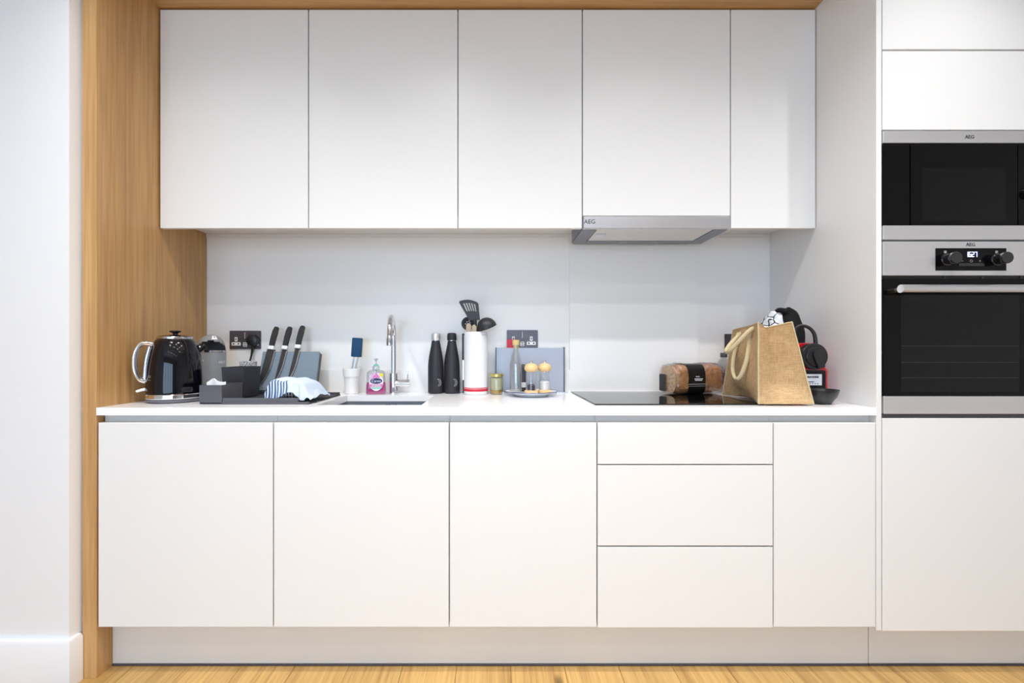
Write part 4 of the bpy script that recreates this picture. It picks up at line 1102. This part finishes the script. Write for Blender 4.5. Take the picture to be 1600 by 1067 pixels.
# ---- plate and the things on it
pcx, pcy = X(829.5, 1.965), 1.965
t = thing('enamel_plate', 'white enamel plate with a dark blue rim on the worktop', 'plate', (pcx, pcy, ZC))
part('dish', LT([(0.070, 0.0005), (0.074, 0.0015), (0.085, 0.011), (0.1125, 0.0195), (0.1125, 0.0215), (0.088, 0.0155), (0.080, 0.0130), (0.002, 0.0125)], n=72, cap1=True), 'enamel_white', t, angle=50)
part('rim', LT([(0.1115, 0.0193), (0.1140, 0.0195), (0.1145, 0.021), (0.1135, 0.0224), (0.1112, 0.0218)], n=72, cap0=False, cap1=False), 'enamel_blue', t)
zp = ZC + 0.0132
bx, by = X(806, 2.0), 2.0
t = thing('glass_bottle', 'clear glass bottle with cork stopper standing on the plate', 'bottle', (bx, by, zp))
part('glass', LT([(0.024, 0.0), (0.0265, 0.003), (0.0275, 0.02), (0.0275, 0.105), (0.026, 0.125), (0.021, 0.150), (0.0155, 0.172), (0.0125, 0.186), (0.0120, 0.197), (0.0135, 0.198), (0.0135, 0.204), (0.011, 0.2045), (0.0102, 0.186), (0.0135, 0.172), (0.019, 0.15), (0.024, 0.125), (0.0255, 0.105), (0.0255, 0.02), (0.024, 0.006)], n=40), 'glass_clear', t, angle=60)
part('cork', LT([(0.0100, 0.190), (0.0108, 0.2035), (0.0148, 0.2050), (0.0155, 0.225), (0.0135, 0.227)], n=28), 'cork', t)
bm = bmesh.new()
for k in range(5): tube(bm, [Vector((0.012 * math.cos(2 * PI * i / 14), -0.0005, 0.030 + 0.0175 * k + 0.0075 * math.sin(2 * PI * i / 14))) for i in range(15)], 0.0009, n=5, smooth=False)
part('embossing', wrap(bm, 0.0275, R(-98)), 'glass_clear', t)
def mill(px, y, label, fill, fh, fr):
    t = thing('pepper_mill' if fill == 'pepper' else 'salt_mill', label, 'mill', (X(px, y), y, zp))
    part('base', LT([(0.0265, 0), (0.0285, 0.002), (0.0285, 0.011), (0.026, 0.0135)], n=36), 'beech', t)
    part('glass', LT([(0.0235, 0.0135), (0.0235, 0.088), (0.0215, 0.0905)], n=36), 'glass_clear', t, angle=60)
    part('filling', LT([(fr, 0.0138), (fr, fh), (fr * 0.6, fh + 0.006)], n=28), fill, t)
    part('spindle', LT([(0.003, 0.014), (0.003, 0.09)], n=12), 'chrome_soft', t)
    part('head', LT([(0.017, 0.0908), (0.0225, 0.093), (0.0285, 0.101), (0.0292, 0.108), (0.026, 0.117), (0.018, 0.124), (0.007, 0.127)], n=40), 'beech', t, angle=60)
    part('top_nut', LT([(0.004, 0.1272), (0.004, 0.132), (0.0065, 0.134), (0.007, 0.1375)], n=20), 'chrome', t)
mill(830, 1.935, 'beech and glass pepper mill on the plate, dark peppercorns inside', 'pepper', 0.033, 0.016)
mill(851, 1.965, 'beech and glass salt mill on the plate, right of the pepper mill', 'salt', 0.045, 0.0222)
t = thing('spice_jar', 'narrow dark patterned jar behind the pepper mill', 'jar', (X(817.5, 2.04), 2.04, zp))
part('body', loftsup([(0.013, 0.012, 0.0), (0.014, 0.013, 0.003), (0.014, 0.013, 0.100), (0.012, 0.011, 0.114), (0.006, 0.006, 0.120)], e=0.6, n=28), 'dark_label', t)
part('label', PR([(-0.0115, 0.018), (0.0115, 0.018), (0.0115, 0.040), (-0.0115, 0.040)], -0.0138, -0.0128), 'sticker', t)

# ---- bread
LA = R(16)
t = thing('bread_loaf', 'wrapped brown loaf with a black paper band on the hob', 'bread', (X(1081, 2.025), 2.025, ZC + 0.005), (0, 0, LA))
LH = 0.130
def loaf_sec(a, g=0.0, hgt=LH, wid=0.056):
    # a: 0..1 around; rounded-top section, flat base
    ang = 2 * PI * a - PI / 2
    c, s = math.cos(ang), math.sin(ang)
    y = (wid + g) * math.copysign(abs(c) ** 0.55, c)
    z = hgt / 2 + (hgt / 2 + g) * math.copysign(abs(s) ** (0.55 if s < 0 else 0.75), s)
    return y, max(z, 0.0 if g == 0 else 0.0005)
def loaf(x0, x1, g, taper=0.0, nz=0.0, nu=44, nv=14, caps=True):
    bm = bmesh.new()
    def fn(u, v):
        y, z = loaf_sec(u, g)
        x = x0 + (x1 - x0) * v
        k = 1 - taper * max(0, abs(2 * v - 1) - 0.75) / 0.25
        d = noise.noise(Vector((x * 22, y * 22, z * 22))) * nz
        return (x, y * k * (1 + d), max(0.0006, LH * 0.45 + (z - LH * 0.45) * k * (1 + d)))
    grid(bm, fn, nu, nv, closed_u=True)
    if caps:
        bm.verts.ensure_lookup_table()
        bm.faces.new([bm.verts[i * (nv + 1)] for i in range(nu)]); bm.faces.new([bm.verts[i * (nv + 1) + nv] for i in range(nu)][::-1])
    return bm
part('crumb', loaf(-0.118, 0.118, -0.003, 0.10, 0.05), 'bread', t, angle=60)
part('end_slice', loaf(-0.1225, -0.1185, -0.007, 0.0, 0.04, nv=2), 'bread_slice', t)
part('band', loaf(-0.062, 0.022, 0.0022, 0, 0, caps=False), 'bread_band', t, angle=60, recalc=True)
wb = loaf(-0.128, 0.130, 0.0035, 0.10, 0.0, nu=60, nv=30)
for v in wb.verts:
    if v.co.x < -0.064 or v.co.x > 0.024:
        k = 0.006 if v.co.x > 0 else 0.0035
        q = Vector((v.co.x * 70, v.co.y * 70, v.co.z * 70)); d = noise.noise(q) * k
        v.co.y *= 1 + d / 0.06; v.co.z = max(0.0006, v.co.z * (1 + d / 0.08))
    else: v.co.y *= 0.955; v.co.z = max(0.0008, v.co.z * 0.965)
part('wrapper', wb, 'film', t, angle=12)
part('band_stripe', loaf(-0.0625, 0.0225, 0.0026, 0, 0, caps=False), 'bread_band', t)
bm = bmesh.new()
for zz, xa, xb in ((0.066, -0.035, 0.004), (0.060, -0.032, 0.002)):
    k = 0; x = xa
    while x < xb:
        ln = 0.0022 + 0.003 * random.random(); box(bm, x, x + ln, -0.0598, -0.0588, zz, zz + 0.0028); x += ln + 0.0012
tube(bm, [(-0.028 + 0.0026 * q, -0.0600 + 0.0018, 0.077 + 0.0028 * math.sin(q * 2.3)) for q in range(9)], 0.0008, n=5, k=3)
part('band_print', bm, 'print_white', t)
bm = bmesh.new(); box(bm, -0.0628, 0.0228, -0.0596, -0.0586, 0.044, 0.0462); box(bm, -0.0628, 0.0228, -0.0596, -0.0586, 0.036, 0.0372)
part('band_fold', bm, 'print_grey', t)
bm = PR(rrect(-0.002, 0.040, 0.012, 0.086, 0.006), -0.001, 0.0)
mv(bm, -0.1315, 0.046, 0, rz=-90)
part('end_label', bm, 'bread_band', t)

# ---- water bottle
t = thing('water_bottle', 'clear plastic water bottle with dark cap between bread and bag', 'bottle', (X(1131, 2.11), 2.11, ZC + 0.0048))
part('shell', LT([(0.028, 0.0), (0.031, 0.004), (0.031, 0.1), (0.029, 0.125), (0.022, 0.143), (0.0125, 0.153), (0.0125, 0.158)], n=36), 'plastic_clear', t, angle=60)
part('label', LT([(0.0315, 0.035), (0.0315, 0.085)], n=36, cap0=False, cap1=False), 'water_label', t)
part('cap', LT([(0.0145, 0.158), (0.015, 0.16), (0.015, 0.176), (0.013, 0.179)], n=28), 'slate_side', t)

# ---- jute bag
zb = ZC + 0.006
base = [Vector((0.930, 1.608, zb)), Vector((1.122, 1.606, zb)), Vector((1.138, 1.945, zb)), Vector((0.972, 1.945, zb))]
topc = [Vector((0.932, 1.612, Z(504, 1.612))), Vector((1.050, 1.612, Z(503, 1.612))), Vector((1.092, 1.89, 1.198)), Vector((0.986, 1.885, 1.198))]
t = thing('jute_bag', 'natural jute shopping bag with cream rope handles on the hob edge', 'bag', (1.03, 1.80, zb))
NE, NZ = 14, 22
def bagpt(e, u, v):
    A = base[e].lerp(topc[e], v); Bq = base[(e + 1) % 4].lerp(topc[(e + 1) % 4], v)
    p = A.lerp(Bq, u)
    d = (Bq - A); nrm = Vector((-d.y, d.x, 0)).normalized()          # inward
    tri = 1 - abs(2 * u - 1)
    if e in (0, 2):
        off = (0.060 if e == 0 else 0.02) * tri * min(1.0, v / 0.22) * (0.85 + 0.15 * v)
        lift = -0.016 * tri * max(0, (v - 0.9) / 0.1) ** 1 
        p = p + nrm * off + Vector((0, 0, lift))
    else:
        s = math.sin(PI * u)
        off = 0.022 * s * math.exp(-v * 6) + 0.006 * s * math.sin(v * 5 + u * 4)
        p = p + nrm * off + Vector((0, 0, 0.014 * s * math.exp(-v * 9)))
        off2 = 0.012 * math.exp(-((u - 0.45) / 0.22) ** 2 - ((v - 0.22) / 0.12) ** 2)
        p = p - nrm * off2
    p += Vector((1, 1, 0)) * 0.0025 * noise.noise(p * 16)
    return p
bm = bmesh.new()
ringv = [[bm.verts.new(bagpt(e, i / NE, j / NZ)) for j in range(NZ + 1)] for e in range(4) for i in range(NE)]
for i in range(4 * NE):
    for j in range(NZ): bm.faces.new((ringv[i][j], ringv[(i + 1) % (4 * NE)][j], ringv[(i + 1) % (4 * NE)][j + 1], ringv[i][j + 1]))
bm.faces.new([r[0] for r in ringv][::-1])
bmesh.ops.recalc_face_normals(bm, faces=bm.faces[:])
bmesh.ops.solidify(bm, geom=bm.faces[:], thickness=0.0022)
part('sack', bm, 'jute', t, True, angle=28)
for e in range(4):
    part('corner_seam', TB([bagpt(e, 0, j / 12) for j in range(13)], 0.0028, n=6, k=2), 'handle_cream', t, True)
part('rim_seam', TB([bagpt(e, i / 8, 1.0) for e in range(4) for i in range(8)] + [bagpt(0, 0, 1)], 0.0022, n=6, k=2), 'handle_cream', t, True)
def W3(px, py, Y): return Vector((X(px, Y), Y, Z(py, Y)))
part('handle', TB([W3(1172, 520, 1.69), W3(1170, 540, 1.69), W3(1166, 565, 1.69), W3(1158, 586, 1.70), W3(1151, 592, 1.715), W3(1146, 584, 1.74), W3(1145, 565, 1.78), W3(1150, 540, 1.80), W3(1154, 520, 1.81)], 0.0085, n=12, flat=0.75), 'handle_cream', t, True, angle=60)
part('handle', TB([W3(1184, 511, 1.665), W3(1172, 516, 1.67), W3(1155, 533, 1.69), W3(1139, 549, 1.72), W3(1134.5, 549, 1.75), W3(1141, 538, 1.78), W3(1157, 522, 1.79), W3(1170, 512.5, 1.79), W3(1177, 512, 1.79)], 0.0082, n=12, flat=0.75), 'handle_cream', t, True, angle=60)
# contents of the bag
bm = bmesh.new(); bmesh.ops.create_icosphere(bm, subdivisions=4, radius=1)
for v in bm.verts:
    d = 1 + 0.22 * noise.noise(v.co * 1.9) + 0.08 * noise.noise(v.co * 5)
    z = v.co.z * d
    up_ = min(1, max(0, (z + 0.05) / 0.3))
    v.co = Vector((1.012 + 0.050 * up_ + 0.032 * v.co.x * d, 1.745 + 0.055 * v.co.y * d, 1.19 + (0.070 * z if z > 0 else 0.17 * z)))
solo('patterned_cloth', bm, 'marble_cloth', 'white cloth with dark line pattern bundled in the jute bag', 'cloth', angle=80)
bm = bmesh.new(); bmesh.ops.create_icosphere(bm, subdivisions=4, radius=1)
yp = 1.86
for v in bm.verts:
    n_ = v.co.copy(); d = 1 + 0.10 * noise.noise(n_ * 1.7)
    h = max(0.0, (n_.z + 0.35) / 1.35)
    lean = -0.010 * h
    v.co = Vector((1.206 + lean + 0.053 * n_.x * d * (1 - 0.25 * h), yp + 0.052 * n_.y * d, 1.1445 + 0.142 * h ** 0.9 * (d if h > 0 else 1)))
tube(bm, [W3(1228, 487, yp - 0.02), W3(1218, 484.5, yp - 0.02), W3(1212, 487, yp - 0.015)], [0.014, 0.010, 0.006], n=14)
solo('black_pouch', bm, 'cloth_black', 'soft black cloth pouch slumped on top of the coffee machine', 'pouch', angle=70)

# ---- coffee machine
t = thing('coffee_machine', 'red and black capsule coffee machine behind the jute bag', 'coffee machine', (1.205, 1.83, ZC))
mx0, mx1 = 1.150, 1.2555
def rbox(x0, x1, y0, y1, z0, z1, r):
    bm = PR(rrect(x0, x1, z0, z1, r, 6), y0, y1)
    bmesh.ops.bevel(bm, geom=[e for e in bm.edges if abs(e.verts[0].co.y - e.verts[1].co.y) < 1e-6], offset=0.004, segments=2, affect='EDGES')
    return bm
part('lower_body', rbox(mx0, mx1, 1.722, 1.99, ZC + 0.004, Z(573, 1.72), 0.016), 'machine_red', t, True, angle=50)
part('upper_body', rbox(mx0 + 0.004, mx1 - 0.010, 1.745, 2.0, Z(573.5, 1.72), Z(536, 1.745), 0.022), 'machine_red', t, True, angle=50)
gr = part('grille_panel', PR(rrect(mx0 + 0.006, mx1 - 0.009, ZC + 0.02, Z(578, 1.72), 0.012), 1.7195, 1.7225), 'machine_black', t, True)
for k in range(15):
    xx = mx0 + 0.012 + k * 0.0058
    part('grille_rib', B(xx, xx + 0.0026, 1.7172, 1.7195, ZC + 0.028, Z(580, 1.72)), 'machine_black', gr, True)
st = part('sticker', PR(rrect(X(1255, 1.715), X(1284.5, 1.715), Z(602, 1.715), Z(584.5, 1.715), 0.002), 1.7160, 1.7171), 'sticker', t, True)
bm = bmesh.new(); xx = X(1258, 1.715); random.seed(3)
while xx < X(1279.5, 1.715):
    wd = random.choice((0.0012, 0.002, 0.003)); box(bm, xx, xx + wd, 1.7155, 1.7160, Z(590.5, 1.715), Z(587.5, 1.715)); xx += wd + random.choice((0.0008, 0.0014))
for q in range(5): box(bm, X(1261 + 4 * q, 1.715), X(1262.8 + 4 * q, 1.715), 1.7155, 1.7160, Z(600, 1.715), Z(598.8, 1.715))
box(bm, X(1263, 1.715), X(1272, 1.715), 1.7155, 1.7160, Z(597.3, 1.715), Z(596, 1.715))
part('sticker_print', bm, 'print_dark', st, True)
hcx, hcz = X(1276, 1.70), Z(557, 1.70)
MH = Matrix.Translation((hcx, 1.745, hcz)) @ Matrix.Rotation(R(90), 4, 'X')
hdp = part('brew_head', LT([(0.046, 0), (0.046, 0.012), (0.0495, 0.014), (0.0495, 0.034), (0.047, 0.0375), (0.036, 0.038), (0.035, 0.042), (0.033, 0.043)], n=52, M=MH), 'machine_black', t, True)
bm = bmesh.new()
prism(bm, [(hcx + 0.004 + 0.019 * math.cos(R(a)), hcz + 0.008 + 0.019 * math.sin(R(a))) for a in range(20, 221, 12)] + [(hcx + 0.006, hcz - 0.045), (hcx + 0.030, hcz - 0.040)], 1.694, 1.7035)
bmesh.ops.bevel(bm, geom=bm.edges[:], offset=0.002, segments=2, affect='EDGES')
part('spout_cover', bm, 'black_satin', hdp, True)
part('lever_loop', TB([(1.160, 1.77, 1.135), (1.157, 1.765, 1.185), (1.175, 1.76, 1.208), (1.205, 1.755, 1.203), (1.226, 1.752, 1.178), (1.232, 1.752, 1.140)], [0.0075, 0.0065, 0.006, 0.006, 0.0065, 0.0075], n=12, flat=0.8), 'black_satin', t, True, angle=60)
bm = LT([(0.030, 0.0005), (0.034, 0.003), (0.052, 0.030), (0.058, 0.050), (0.058, 0.053), (0.055, 0.053), (0.049, 0.036), (0.030, 0.010)], n=48)
for v in bm.verts: v.co.y *= 0.92
mv(bm, 1.190, 1.667, ZC)
part('drip_tray', bm, 'machine_black', t, True)
